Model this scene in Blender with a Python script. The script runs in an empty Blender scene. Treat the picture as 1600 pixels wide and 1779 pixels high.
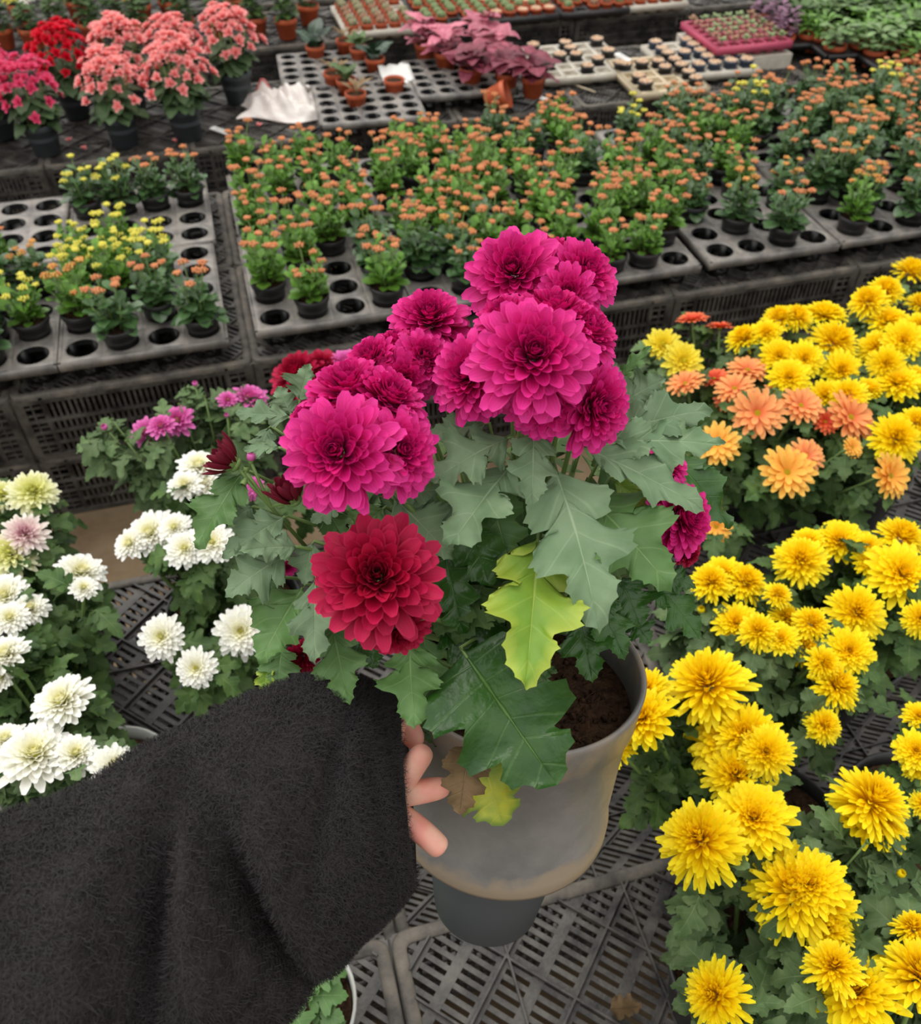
import bpy, math, random
import numpy as np
from mathutils import Vector, Matrix
random.seed(7)
rng = np.random.default_rng(7)
PI = math.pi
scene = bpy.context.scene
COL = scene.collection

# ------------------------------------------------------------------ camera, world, light
CAM_H = 1.56
FPX, CX, CY = 1550.0, 800.0, 889.5
PITCH, YAW = math.radians(45.5), math.radians(15.3)
CAM = np.array([0.0, 0.0, CAM_H])
Fv = np.array([math.sin(YAW)*math.cos(PITCH), math.cos(YAW)*math.cos(PITCH), -math.sin(PITCH)])
Rv = np.array([math.cos(YAW), -math.sin(YAW), 0.0])
Uv = np.cross(Rv, Fv)
cam = bpy.data.cameras.new('camera')
cam.sensor_fit = 'HORIZONTAL'; cam.sensor_width = 36.0; cam.lens = FPX/1600*36.0
cam.clip_start = 0.02; cam.clip_end = 60
cam.dof.use_dof = True; cam.dof.focus_distance = 0.62; cam.dof.aperture_fstop = 12.5
camo = bpy.data.objects.new('camera', cam); COL.objects.link(camo)
camo.matrix_world = Matrix(((Rv[0], Uv[0], -Fv[0], 0), (Rv[1], Uv[1], -Fv[1], 0), (Rv[2], Uv[2], -Fv[2], CAM_H), (0, 0, 0, 1)))
scene.camera = camo

world = bpy.data.worlds.new('greenhouse_daylight'); scene.world = world; world.use_nodes = True
wn = world.node_tree; wn.nodes.clear()
wo = wn.nodes.new('ShaderNodeOutputWorld'); wb = wn.nodes.new('ShaderNodeBackground')
wt = wn.nodes.new('ShaderNodeTexCoord'); ws = wn.nodes.new('ShaderNodeSeparateXYZ'); wr = wn.nodes.new('ShaderNodeValToRGB')
wn.links.new(wt.outputs['Generated'], ws.inputs[0]); wn.links.new(ws.outputs['Z'], wr.inputs[0])
wr.color_ramp.elements[0].position = 0.0; wr.color_ramp.elements[0].color = (0.30, 0.29, 0.27, 1)
wr.color_ramp.elements[1].position = 0.65; wr.color_ramp.elements[1].color = (1.0, 0.985, 0.96, 1)
wn.links.new(wr.outputs[0], wb.inputs[0]); wb.inputs[1].default_value = 1.0
wn.links.new(wb.outputs[0], wo.inputs[0])
sun = bpy.data.lights.new('hazy_sun', 'SUN'); sun.energy = 1.1; sun.angle = math.radians(50); sun.color = (1, 0.97, 0.92)
suno = bpy.data.objects.new('hazy_sun', sun); COL.objects.link(suno)
suno.rotation_euler = (math.radians(-22), math.radians(-18), 0)
scene.view_settings.view_transform = 'Standard'; scene.view_settings.look = 'None'
scene.view_settings.gamma = 1; scene.view_settings.use_curve_mapping = False
scene.view_settings.exposure = 0.50

# ------------------------------------------------------------------ helpers
def ray(x, y): return Fv*FPX + Rv*(x-CX) - Uv*(y-CY)
def at(x, y, depth): return CAM + ray(x, y)*(depth/FPX)           # point at a distance along the view axis
def on(x, y, z):                                                  # point of the horizontal plane at height z
    r = ray(x, y); return CAM + r*((z-CAM_H)/r[2])
def depth_of(P): return float((np.asarray(P)-CAM) @ Fv)
def nrm(v):
    v = np.asarray(v, float); return v/(np.linalg.norm(v)+1e-12)
def srgb(r, g, b):
    f = lambda c: (c/255/12.92 if c/255 <= 0.04045 else ((c/255+0.055)/1.055)**2.4)
    return (f(r), f(g), f(b), 1)

class MB:
    """collects numpy vertex blocks and faces, with per-vertex attributes: a (along), b (across), r (random)"""
    def __init__(s): s.V = []; s.F = []; s.A = []; s.n = 0; s.M = []
    def add(s, V, F, A=None, m=0):
        V = np.asarray(V, float)
        if A is None: A = np.zeros((len(V), 3))
        s.V.append(V); s.A.append(A); o = s.n
        s.F.extend([tuple(i+o for i in f) for f in F]); s.M.extend([m]*len(F)); s.n += len(V)
    def box(s, c, d, R=None, m=0):
        x, y, z = [q/2 for q in d]
        V = np.array([(-x,-y,-z),(x,-y,-z),(x,y,-z),(-x,y,-z),(-x,-y,z),(x,-y,z),(x,y,z),(-x,y,z)])
        if R is not None: V = V @ np.asarray(R).T
        s.add(V+np.asarray(c), [(0,3,2,1),(4,5,6,7),(0,1,5,4),(1,2,6,5),(2,3,7,6),(3,0,4,7)], m=m)
    def lathe(s, prof, n=32, m=0, c=(0,0,0), closed=False):
        k = len(prof); V = []
        for j in range(n):
            a = 2*PI*j/n
            for (r, z) in prof: V.append((r*math.cos(a)+c[0], r*math.sin(a)+c[1], z+c[2]))
        F = []
        for j in range(n):
            j2 = (j+1) % n
            for i in range(k-1): F.append((j*k+i, j2*k+i, j2*k+i+1, j*k+i+1))
        s.add(V, F, m=m)
    def tube(s, pts, rad, n=6, m=0, caps=True):
        pts = [np.asarray(p, float) for p in pts]
        if not hasattr(rad, '__len__'): rad = [rad]*len(pts)
        V = []; F = []
        t0 = nrm(pts[1]-pts[0]); ref = np.array([0,0,1.0]) if abs(t0[2]) < .9 else np.array([1.0,0,0])
        u = nrm(np.cross(t0, ref))
        for i, p in enumerate(pts):
            t = nrm(pts[min(i+1, len(pts)-1)]-pts[max(i-1, 0)])
            u = nrm(u-t*(u @ t)); w = np.cross(t, u)
            for j in range(n):
                a = 2*PI*j/n; V.append(p+(u*math.cos(a)+w*math.sin(a))*rad[i])
        for i in range(len(pts)-1):
            for j in range(n):
                F.append((i*n+j, i*n+(j+1) % n, (i+1)*n+(j+1) % n, (i+1)*n+j))
        if caps:
            F.append(tuple(range(n-1, -1, -1))); F.append(tuple((len(pts)-1)*n+j for j in range(n)))
        s.add(V, F, m=m)
    def blob(s, c, r, n=8, k=5, m=0, jitter=0.0):
        if not hasattr(r, '__len__'): r = (r, r, r)
        V = [(0,0,1)]
        for i in range(1, k):
            th = PI*i/k
            for j in range(n):
                a = 2*PI*j/n; V.append((math.sin(th)*math.cos(a), math.sin(th)*math.sin(a), math.cos(th)))
        V.append((0,0,-1)); V = np.array(V)
        if jitter: V *= 1+rng.uniform(-jitter, jitter, (len(V), 1))
        F = [(0, 1+j, 1+(j+1) % n) for j in range(n)]
        for i in range(k-2):
            for j in range(n):
                a, b = 1+i*n+j, 1+i*n+(j+1) % n; F.append((a, a+n, b+n, b))
        L = len(V)-1; o = 1+(k-2)*n
        F += [(L, o+(j+1) % n, o+j) for j in range(n)]
        A = np.zeros((len(V), 3)); A[:, 2] = random.random()
        s.add(V*np.array(r)+np.asarray(c), F, A, m=m)
    def mesh(s, name, mats, smooth=True):
        me = bpy.data.meshes.new(name)
        V = np.concatenate(s.V) if s.V else np.zeros((0, 3)); A = np.concatenate(s.A)
        me.from_pydata(V.tolist(), [], s.F)
        for k, nm in enumerate(('along', 'across', 'rnd')):
            at_ = me.attributes.new(nm, 'FLOAT', 'POINT'); at_.data.foreach_set('value', A[:, k].astype(np.float32))
        if not isinstance(mats, (list, tuple)): mats = [mats]
        for q in mats: me.materials.append(q)
        if len(mats) > 1: me.polygons.foreach_set('material_index', np.array(s.M, dtype=np.int32))
        me.polygons.foreach_set('use_smooth', np.full(len(me.polygons), smooth)); me.update()
        return me

def obj(name, data, parent=None, loc=None, R=None, scale=None, label=None, cat=None, group=None, kind=None):
    o = bpy.data.objects.new(name, data); COL.objects.link(o)
    if parent is not None: o.parent = parent
    if R is not None or scale is not None or loc is not None:
        Mx = Matrix.Identity(3) if R is None else Matrix([list(map(float, q)) for q in np.asarray(R)])
        o.rotation_euler = Mx.to_euler()
        o.location = (0, 0, 0) if loc is None else tuple(float(q) for q in loc)
        if scale is not None: o.scale = (scale,)*3 if not hasattr(scale, '__len__') else scale
    if label: o['label'] = label
    if cat: o['category'] = cat
    if group: o['group'] = group
    if kind: o['kind'] = kind
    return o
def rotz(a): c, s = math.cos(a), math.sin(a); return np.array([[c,-s,0],[s,c,0],[0,0,1.0]])
def frame_z(z, spin=0.0):
    z = nrm(z); ref = np.array([0,0,1.0]) if abs(z[2]) < .95 else np.array([0,1.0,0])
    x = nrm(np.cross(ref, z)); y = np.cross(z, x)
    M = np.stack([x, y, z], 1); return M @ rotz(spin)
def frame_yz(y, z):
    y = nrm(y); z = np.asarray(z, float); z = nrm(z-y*(z @ y)); x = np.cross(y, z)
    return np.stack([x, y, z], 1)

# ------------------------------------------------------------------ materials
def node(nt, t, **kw):
    n = nt.nodes.new(t)
    for k, v in kw.items(): setattr(n, k, v)
    return n
def mat_plain(name, col, rough=0.5, spec=0.5, bump=0.0, bscale=200, var=0.0, vscale=6, col2=None, transl=0.0, detail=4, metal=0.0):
    m = bpy.data.materials.new(name); m.use_nodes = True; nt = m.node_tree; nt.nodes.clear()
    out = node(nt, 'ShaderNodeOutputMaterial'); b = node(nt, 'ShaderNodeBsdfPrincipled')
    b.inputs['Base Color'].default_value = col; b.inputs['Roughness'].default_value = rough
    b.inputs['Specular IOR Level'].default_value = spec; b.inputs['Metallic'].default_value = metal
    tc = node(nt, 'ShaderNodeTexCoord')
    if col2 is not None:
        nz = node(nt, 'ShaderNodeTexNoise'); nz.inputs['Scale'].default_value = vscale; nz.inputs['Detail'].default_value = detail
        nz.inputs['Roughness'].default_value = 0.65
        nt.links.new(tc.outputs['Object'], nz.inputs['Vector'])
        rp = node(nt, 'ShaderNodeValToRGB'); rp.color_ramp.elements[0].position = 0.5-var; rp.color_ramp.elements[1].position = 0.5+var
        rp.color_ramp.elements[0].color = col; rp.color_ramp.elements[1].color = col2
        nt.links.new(nz.outputs[0], rp.inputs[0]); nt.links.new(rp.outputs[0], b.inputs['Base Color'])
    if bump:
        nb = node(nt, 'ShaderNodeTexNoise'); nb.inputs['Scale'].default_value = bscale; nb.inputs['Detail'].default_value = 3
        nt.links.new(tc.outputs['Object'], nb.inputs['Vector'])
        bp = node(nt, 'ShaderNodeBump'); bp.inputs['Strength'].default_value = bump; bp.inputs['Distance'].default_value = 0.004
        nt.links.new(nb.outputs[0], bp.inputs['Height']); nt.links.new(bp.outputs[0], b.inputs['Normal'])
    if transl:
        tr = node(nt, 'ShaderNodeBsdfTranslucent'); tr.inputs[0].default_value = col
        mx = node(nt, 'ShaderNodeMixShader'); mx.inputs[0].default_value = transl
        nt.links.new(b.outputs[0], mx.inputs[1]); nt.links.new(tr.outputs[0], mx.inputs[2]); nt.links.new(mx.outputs[0], out.inputs[0])
    else: nt.links.new(b.outputs[0], out.inputs[0])
    return m
def attr(nt, nm):
    a = node(nt, 'ShaderNodeAttribute'); a.attribute_name = nm; return a
def mat_petal(name, inner, mid, outer, rough=0.55, transl=0.22, varv=0.25, veins=0.045, spec=0.25):
    """pigment runs along each petal (attribute along), each petal a touch different (rnd)"""
    m = bpy.data.materials.new(name); m.use_nodes = True; nt = m.node_tree; nt.nodes.clear()
    out = node(nt, 'ShaderNodeOutputMaterial'); b = node(nt, 'ShaderNodeBsdfPrincipled')
    b.inputs['Roughness'].default_value = rough; b.inputs['Specular IOR Level'].default_value = spec
    al = attr(nt, 'along'); ac = attr(nt, 'across'); rn = attr(nt, 'rnd')
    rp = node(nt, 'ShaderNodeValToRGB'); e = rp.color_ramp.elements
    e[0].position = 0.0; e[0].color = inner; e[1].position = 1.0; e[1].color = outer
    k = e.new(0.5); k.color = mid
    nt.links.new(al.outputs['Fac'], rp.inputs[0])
    # fine lengthwise streaks
    st = node(nt, 'ShaderNodeMath', operation='MULTIPLY'); st.inputs[1].default_value = 28
    nt.links.new(ac.outputs['Fac'], st.inputs[0])
    sn = node(nt, 'ShaderNodeMath', operation='SINE'); nt.links.new(st.outputs[0], sn.inputs[0])
    v1 = node(nt, 'ShaderNodeMath', operation='MULTIPLY_ADD'); v1.inputs[1].default_value = veins; v1.inputs[2].default_value = 1-varv/2
    nt.links.new(sn.outputs[0], v1.inputs[0])
    v2 = node(nt, 'ShaderNodeMath', operation='MULTIPLY_ADD'); v2.inputs[1].default_value = varv
    nt.links.new(rn.outputs['Fac'], v2.inputs[0]); nt.links.new(v1.outputs[0], v2.inputs[2])
    hs = node(nt, 'ShaderNodeHueSaturation'); nt.links.new(rp.outputs[0], hs.inputs['Color']); nt.links.new(v2.outputs[0], hs.inputs['Value'])
    # paler margin of the petal
    e1 = node(nt, 'ShaderNodeMath', operation='SUBTRACT'); e1.inputs[1].default_value = 0.5; nt.links.new(ac.outputs['Fac'], e1.inputs[0])
    e2 = node(nt, 'ShaderNodeMath', operation='ABSOLUTE'); nt.links.new(e1.outputs[0], e2.inputs[0])
    e3 = node(nt, 'ShaderNodeMapRange'); e3.inputs[1].default_value = 0.38; e3.inputs[2].default_value = 0.5; e3.inputs[4].default_value = 0.28; nt.links.new(e2.outputs[0], e3.inputs[0])
    em = node(nt, 'ShaderNodeMix', data_type='RGBA'); em.inputs[7].default_value = tuple(min(1, c*1.3+.06) for c in outer[:3])+(1,)
    nt.links.new(e3.outputs[0], em.inputs[0]); nt.links.new(hs.outputs[0], em.inputs[6])
    nt.links.new(em.outputs[2], b.inputs['Base Color'])
    tr = node(nt, 'ShaderNodeBsdfTranslucent'); nt.links.new(hs.outputs[0], tr.inputs[0])
    mx = node(nt, 'ShaderNodeMixShader'); mx.inputs[0].default_value = transl
    nt.links.new(b.outputs[0], mx.inputs[1]); nt.links.new(tr.outputs[0], mx.inputs[2]); nt.links.new(mx.outputs[0], out.inputs[0])
    return m
def mat_leaf(name, base, vein, base2, rough=0.6, spec=0.35, transl=0.12, tipcol=None, bump=0.35):
    """leaf blade: pale midrib and side veins; across = 0 on the midrib, along = strip number"""
    m = bpy.data.materials.new(name); m.use_nodes = True; nt = m.node_tree; nt.nodes.clear()
    out = node(nt, 'ShaderNodeOutputMaterial'); b = node(nt, 'ShaderNodeBsdfPrincipled')
    b.inputs['Roughness'].default_value = rough; b.inputs['Specular IOR Level'].default_value = spec
    al = attr(nt, 'along'); ac = attr(nt, 'across'); rn = attr(nt, 'rnd')
    tc = node(nt, 'ShaderNodeTexCoord'); nz = node(nt, 'ShaderNodeTexNoise'); nz.inputs['Scale'].default_value = 45
    nz.inputs['Detail'].default_value = 5
    nt.links.new(tc.outputs['Object'], nz.inputs['Vector'])
    mc = node(nt, 'ShaderNodeMix', data_type='RGBA'); mc.inputs[6].default_value = base; mc.inputs[7].default_value = base2
    cr = node(nt, 'ShaderNodeMapRange'); cr.inputs[1].default_value = 0.35; cr.inputs[2].default_value = 0.65
    nt.links.new(nz.outputs[0], cr.inputs[0]); nt.links.new(cr.outputs[0], mc.inputs[0])
    last = mc.outputs[2]
    if tipcol is not None:
        mt = node(nt, 'ShaderNodeMix', data_type='RGBA'); mt.inputs[7].default_value = tipcol
        tr_ = node(nt, 'ShaderNodeMapRange'); tr_.inputs[1].default_value = 0.55; tr_.inputs[2].default_value = 1.0
        nt.links.new(ac.outputs['Fac'], tr_.inputs[0]); nt.links.new(tr_.outputs[0], mt.inputs[0]); nt.links.new(last, mt.inputs[6]); last = mt.outputs[2]
    # midrib mask
    mr = node(nt, 'ShaderNodeMapRange'); mr.inputs[1].default_value = 0.012; mr.inputs[2].default_value = 0.04; mr.inputs[3].default_value = 0.6; mr.inputs[4].default_value = 0
    nt.links.new(ac.outputs['Fac'], mr.inputs[0])
    # side veins: |frac(along*7)-.5|
    m1 = node(nt, 'ShaderNodeMath', operation='MULTIPLY'); m1.inputs[1].default_value = 7; nt.links.new(al.outputs['Fac'], m1.inputs[0])
    m2 = node(nt, 'ShaderNodeMath', operation='FRACT'); nt.links.new(m1.outputs[0], m2.inputs[0])
    m3 = node(nt, 'ShaderNodeMath', operation='SUBTRACT'); m3.inputs[1].default_value = 0.5; nt.links.new(m2.outputs[0], m3.inputs[0])
    m4 = node(nt, 'ShaderNodeMath', operation='ABSOLUTE'); nt.links.new(m3.outputs[0], m4.inputs[0])
    m5 = node(nt, 'ShaderNodeMapRange'); m5.inputs[1].default_value = 0.02; m5.inputs[2].default_value = 0.06; m5.inputs[3].default_value = 0.2; m5.inputs[4].default_value = 0
    nt.links.new(m4.outputs[0], m5.inputs[0])
    mm = node(nt, 'ShaderNodeMath', operation='MAXIMUM'); nt.links.new(mr.outputs[0], mm.inputs[0]); nt.links.new(m5.outputs[0], mm.inputs[1])
    mv = node(nt, 'ShaderNodeMix', data_type='RGBA'); mv.inputs[7].default_value = vein
    nt.links.new(mm.outputs[0], mv.inputs[0]); nt.links.new(last, mv.inputs[6])
    hs = node(nt, 'ShaderNodeHueSaturation'); v2 = node(nt, 'ShaderNodeMath', operation='MULTIPLY_ADD'); v2.inputs[1].default_value = 0.5; v2.inputs[2].default_value = 0.75
    nt.links.new(rn.outputs['Fac'], v2.inputs[0]); nt.links.new(v2.outputs[0], hs.inputs['Value']); nt.links.new(mv.outputs[2], hs.inputs['Color'])
    nt.links.new(hs.outputs[0], b.inputs['Base Color'])
    if bump:
        nb = node(nt, 'ShaderNodeTexNoise'); nb.inputs['Scale'].default_value = 160; nt.links.new(tc.outputs['Object'], nb.inputs['Vector'])
        ad = node(nt, 'ShaderNodeMath', operation='SUBTRACT'); nt.links.new(nb.outputs[0], ad.inputs[0]); nt.links.new(mm.outputs[0], ad.inputs[1])
        bp = node(nt, 'ShaderNodeBump'); bp.inputs['Strength'].default_value = bump; bp.inputs['Distance'].default_value = 0.0012
        nt.links.new(ad.outputs[0], bp.inputs['Height']); nt.links.new(bp.outputs[0], b.inputs['Normal'])
    tr = node(nt, 'ShaderNodeBsdfTranslucent'); nt.links.new(hs.outputs[0], tr.inputs[0])
    mx = node(nt, 'ShaderNodeMixShader'); mx.inputs[0].default_value = transl
    nt.links.new(b.outputs[0], mx.inputs[1]); nt.links.new(tr.outputs[0], mx.inputs[2]); nt.links.new(mx.outputs[0], out.inputs[0])
    return m

M = {}
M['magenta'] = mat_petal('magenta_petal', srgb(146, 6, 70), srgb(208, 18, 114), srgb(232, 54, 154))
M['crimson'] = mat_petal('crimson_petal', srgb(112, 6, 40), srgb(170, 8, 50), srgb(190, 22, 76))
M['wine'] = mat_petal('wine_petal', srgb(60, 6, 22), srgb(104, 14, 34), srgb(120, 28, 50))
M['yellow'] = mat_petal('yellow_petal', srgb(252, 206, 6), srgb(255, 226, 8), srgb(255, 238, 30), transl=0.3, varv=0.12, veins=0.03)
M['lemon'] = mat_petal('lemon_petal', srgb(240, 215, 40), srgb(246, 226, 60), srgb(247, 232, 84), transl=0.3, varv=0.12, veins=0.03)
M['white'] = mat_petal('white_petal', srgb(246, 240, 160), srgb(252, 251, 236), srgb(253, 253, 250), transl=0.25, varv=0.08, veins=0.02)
M['cream'] = mat_petal('cream_petal', srgb(226, 226, 90), srgb(242, 242, 170), srgb(246, 246, 215), transl=0.25, varv=0.08, veins=0.02)
M['blush'] = mat_petal('blush_petal', srgb(214, 120, 160), srgb(240, 216, 214), srgb(246, 240, 228), transl=0.25, varv=0.1, veins=0.02)
M['pink'] = mat_petal('pink_petal', srgb(196, 60, 140), srgb(224, 104, 180), srgb(232, 128, 196), transl=0.25, varv=0.12, veins=0.04)
M['orange'] = mat_petal('orange_petal', srgb(226, 96, 50), srgb(240, 150, 92), srgb(246, 174, 104), transl=0.25, varv=0.15, veins=0.06)
M['amber'] = mat_petal('amber_petal', srgb(240, 160, 60), srgb(246, 178, 70), srgb(248, 196, 90), transl=0.25, varv=0.12, veins=0.05)
M['vermilion'] = mat_petal('vermilion_petal', srgb(206, 40, 30), srgb(230, 84, 50), srgb(238, 132, 84), transl=0.25, varv=0.15, veins=0.05)
M['disc_yellow'] = mat_plain('yellow_flower_disc', srgb(222, 190, 20), 0.7, bump=0.6, bscale=900)
M['disc_green'] = mat_plain('green_yellow_disc', srgb(214, 214, 40), 0.7)
M['sage'] = mat_leaf('sage_leaf', srgb(118, 142, 108), srgb(160, 180, 144), srgb(98, 126, 90), 0.62, 0.4)
M['green'] = mat_leaf('green_leaf', srgb(92, 128, 70), srgb(140, 168, 112), srgb(76, 112, 56), 0.5, 0.4)
M['dark'] = mat_leaf('dark_glossy_leaf', srgb(54, 94, 34), srgb(98, 134, 70), srgb(34, 74, 22), 0.30, 0.45, bump=0.8)
M['lime'] = mat_leaf('yellowing_leaf', srgb(132, 164, 50), srgb(170, 192, 92), srgb(112, 150, 44), 0.5, 0.4, tipcol=srgb(168, 186, 70))
M['old'] = mat_leaf('old_yellow_leaf', srgb(196, 196, 60), srgb(200, 200, 90), srgb(120, 150, 60), 0.5, 0.4, tipcol=srgb(120, 150, 70))
M['brown'] = mat_leaf('withered_leaf', srgb(112, 92, 66), srgb(140, 120, 90), srgb(84, 68, 46), 0.85, 0.15, transl=0.05, bump=1.0)
M['folA'] = mat_leaf('mum_foliage', srgb(78, 104, 50), srgb(112, 136, 82), srgb(54, 82, 38), 0.6, 0.35, bump=0)
M['folB'] = mat_leaf('grey_mum_foliage', srgb(98, 120, 76), srgb(130, 150, 106), srgb(70, 96, 54), 0.6, 0.35, bump=0)
M['kalG'] = mat_leaf('bright_succulent_leaf', srgb(110, 156, 56), srgb(136, 176, 84), srgb(84, 128, 44), 0.36, 0.5, bump=0)
M['kalD'] = mat_leaf('dark_succulent_leaf', srgb(80, 114, 66), srgb(116, 148, 98), srgb(60, 92, 50), 0.34, 0.55, bump=0)
M['stem'] = mat_plain('green_stem', srgb(112, 140, 76), 0.55)
M['woody'] = mat_plain('woody_stem', srgb(104, 92, 60), 0.8)
M['soil'] = mat_plain('peat_soil', srgb(44, 32, 24), 0.95, 0.1, bump=1.0, bscale=260, col2=srgb(84, 62, 46), var=0.15, vscale=120)
M['fiber'] = mat_plain('root_fiber', srgb(88, 66, 48), 0.9, 0.1)
M['crate'] = mat_plain('crate_plastic', srgb(36, 35, 35), 0.45, 0.45, bump=0.15, bscale=300, col2=srgb(88, 84, 79), var=0.13, vscale=22, detail=8)
M['crate_rim'] = mat_plain('dusty_crate_rim', srgb(60, 58, 56), 0.6, 0.35, bump=0.2, bscale=200, col2=srgb(112, 105, 95), var=0.14, vscale=18, detail=8)
M['crate_blue'] = mat_plain('blue_crate_plastic', srgb(40, 100, 118), 0.5, 0.4)
M['tray'] = mat_plain('tray_plastic', srgb(84, 82, 82), 0.38, 0.5, col2=srgb(150, 144, 136), var=0.16, vscale=14, detail=6)
M['tray_under'] = mat_plain('tray_cup_plastic', srgb(24, 24, 25), 0.4, 0.5)
M['blackpot'] = mat_plain('black_pot_plastic', srgb(34, 34, 36), 0.42, 0.5, col2=srgb(54, 54, 55), var=0.2, vscale=30)
M['greypot'] = mat_plain('grey_blue_pot_plastic', srgb(70, 76, 80), 0.5, 0.4)
M['terracotta'] = mat_plain('terracotta_plastic', srgb(176, 78, 46), 0.5, 0.4, col2=srgb(196, 98, 60), var=0.2, vscale=30)
M['whitepot'] = mat_plain('translucent_white_pot', srgb(176, 178, 172), 0.35, 0.5)
M['foam'] = mat_plain('white_tray_plastic', srgb(214, 208, 196), 0.55, 0.3, col2=srgb(190, 182, 166), var=0.2, vscale=20)
M['foam_tan'] = mat_plain('cream_tray_plastic', srgb(206, 190, 160), 0.55, 0.3)
M['pinktray'] = mat_plain('pink_tray_plastic', srgb(196, 84, 112), 0.5, 0.4)
M['slate_pot'] = mat_plain('slate_pot', srgb(64, 74, 92), 0.45, 0.4)
M['floor'] = mat_plain('dirt_floor', srgb(96, 78, 58), 0.9, 0.2, bump=0.6, bscale=30, col2=srgb(134, 116, 92), var=0.2, vscale=5, detail=8)
M['kal_orange'] = mat_plain('orange_kalanchoe_bud', srgb(222, 128, 88), 0.6, 0.3, col2=srgb(200, 150, 100), var=0.1, vscale=300)
M['kal_yellow'] = mat_plain('yellow_kalanchoe_bud', srgb(214, 206, 70), 0.6, 0.3, col2=srgb(232, 222, 110), var=0.1, vscale=300)
M['kal_mix'] = mat_plain('apricot_kalanchoe_bud', srgb(216, 176, 88), 0.6, 0.3, col2=srgb(210, 130, 80), var=0.06, vscale=160)
M['paper'] = mat_plain('white_label_plastic', srgb(222, 222, 218), 0.5, 0.4)
M['bag'] = mat_plain('thin_plastic_bag', srgb(246, 238, 232), 0.3, 0.5, transl=0.15)
M['ink'] = mat_plain('red_print', srgb(222, 120, 120), 0.5)
M['darkprint'] = mat_plain('faded_print', srgb(150, 148, 150), 0.6)

# ------------------------------------------------------------------ petals and flower heads (unit radius, facing +Z)
def petal_block(L, W, th0, th1, base, az, tipcurl=0.0, cup=0.25, ns=6, nw=4, notch=0.0, roll=0.0, rnd=0.5, jit=0.0, tiptex=(0.0, 1.0), pointy=0.0):
    s = np.linspace(0, 1, ns+1); u = np.linspace(-1, 1, nw+1)
    th = th0+(th1-th0)*s + tipcurl*np.clip(s-0.6, 0, 1)**2*6
    dx = np.sin(th); dz = np.cos(th); ds = L/ns
    px = base[0]+np.concatenate([[0], np.cumsum((dx[1:]+dx[:-1])/2*ds)])
    pz = base[1]+np.concatenate([[0], np.cumsum((dz[1:]+dz[:-1])/2*ds)])
    w = W*(0.30+0.70*np.sin(np.clip(s*1.02, 0, 1)**0.9*PI*0.58)/1.0)
    w *= np.where(s > 0.72, np.sqrt(np.clip(1-((s-0.72)/0.30)**(2+(-0.7*pointy))*(0.97), 0.02, 1)), 1)
    S, Ux = np.meshgrid(np.arange(ns+1), u, indexing='ij')
    nx = -np.cos(th); nz = np.sin(th)      # petal normal (towards the flower axis)
    lift = cup*w[:, None]*(np.abs(Ux)**2)
    X = px[:, None]+nx[:, None]*lift; Z = pz[:, None]+nz[:, None]*lift
    Y = w[:, None]*Ux+roll*lift
    V = np.stack([X, Y, Z], -1).reshape(-1, 3)
    if jit: V[:, 2] += jit*np.sin(V[:, 1]*40+rnd*30)*0.3
    c, si = math.cos(az), math.sin(az)
    V = V @ np.array([[c, -si, 0], [si, c, 0], [0, 0, 1]]).T
    A = np.stack([np.broadcast_to((tiptex[0]+(tiptex[1]-tiptex[0])*s)[:, None], S.shape), Ux*0.5+0.5, np.full(S.shape, rnd)], -1).reshape(-1, 3)
    F = [(i*(nw+1)+j, i*(nw+1)+j+1, (i+1)*(nw+1)+j+1, (i+1)*(nw+1)+j) for i in range(ns) for j in range(nw)]
    return V, F, A
GA = 2.399963
def head_pompom(seed, N=150, ns=6, nw=4, W=0.13, droop=1.0, open_=1.0, dome=0.35, len_in=0.34):
    r_ = random.Random(seed); mb = MB()
    for i in range(N):
        t = (i+0.5)/N
        th = (0.12+1.62*t**0.75*droop)+r_.uniform(-.16, .15)
        L = (len_in+(0.80-len_in)*t**0.7)*(1+r_.uniform(-.14, .08))
        base = (0.05+0.16*t, dome*(1-t)*0.9+0.02)
        cur = 0.30+0.25*t
        V, F, A = petal_block(L, W*(0.62+0.42*t**0.6)*(1+r_.uniform(-.12, .12)), th-cur*0.9, th+cur*0.5*t+0.04, base, i*GA+r_.uniform(-.2, .2),
                              tipcurl=r_.uniform(-.7, .15)*(1.3-t), cup=0.55-0.3*t, ns=ns, nw=nw, roll=r_.uniform(-.5, .5), rnd=r_.random(),
                              tiptex=(0.0, 0.35+0.65*min(1, t*1.5)))
        mb.add(V, F, A)
    return mb
def head_spiky(seed, N=110, ns=5, nw=3, W=0.085):
    """flat-ish white or yellow head: long blunt outer petals, short inner ones"""
    r_ = random.Random(seed); mb = MB()
    for i in range(N):
        t = (i+0.5)/N
        th = (0.10+1.50*t**0.62)+r_.uniform(-.09, .09)
        L = (0.22+0.66*t**0.75)*(1+r_.uniform(-.12, .12))
        V, F, A = petal_block(L, W*(0.7+0.5*t), th-0.25, th+0.18*t, (0.04+0.14*t, 0.24*(1-t)), i*GA+r_.uniform(-.1, .1),
                              tipcurl=r_.uniform(-.3, .1), cup=0.5, ns=ns, nw=nw, roll=r_.uniform(-.4, .4), rnd=r_.random(),
                              tiptex=(0.0, 0.25+0.75*min(1, t*1.6)))
        mb.add(V, F, A)
    return mb
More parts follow.
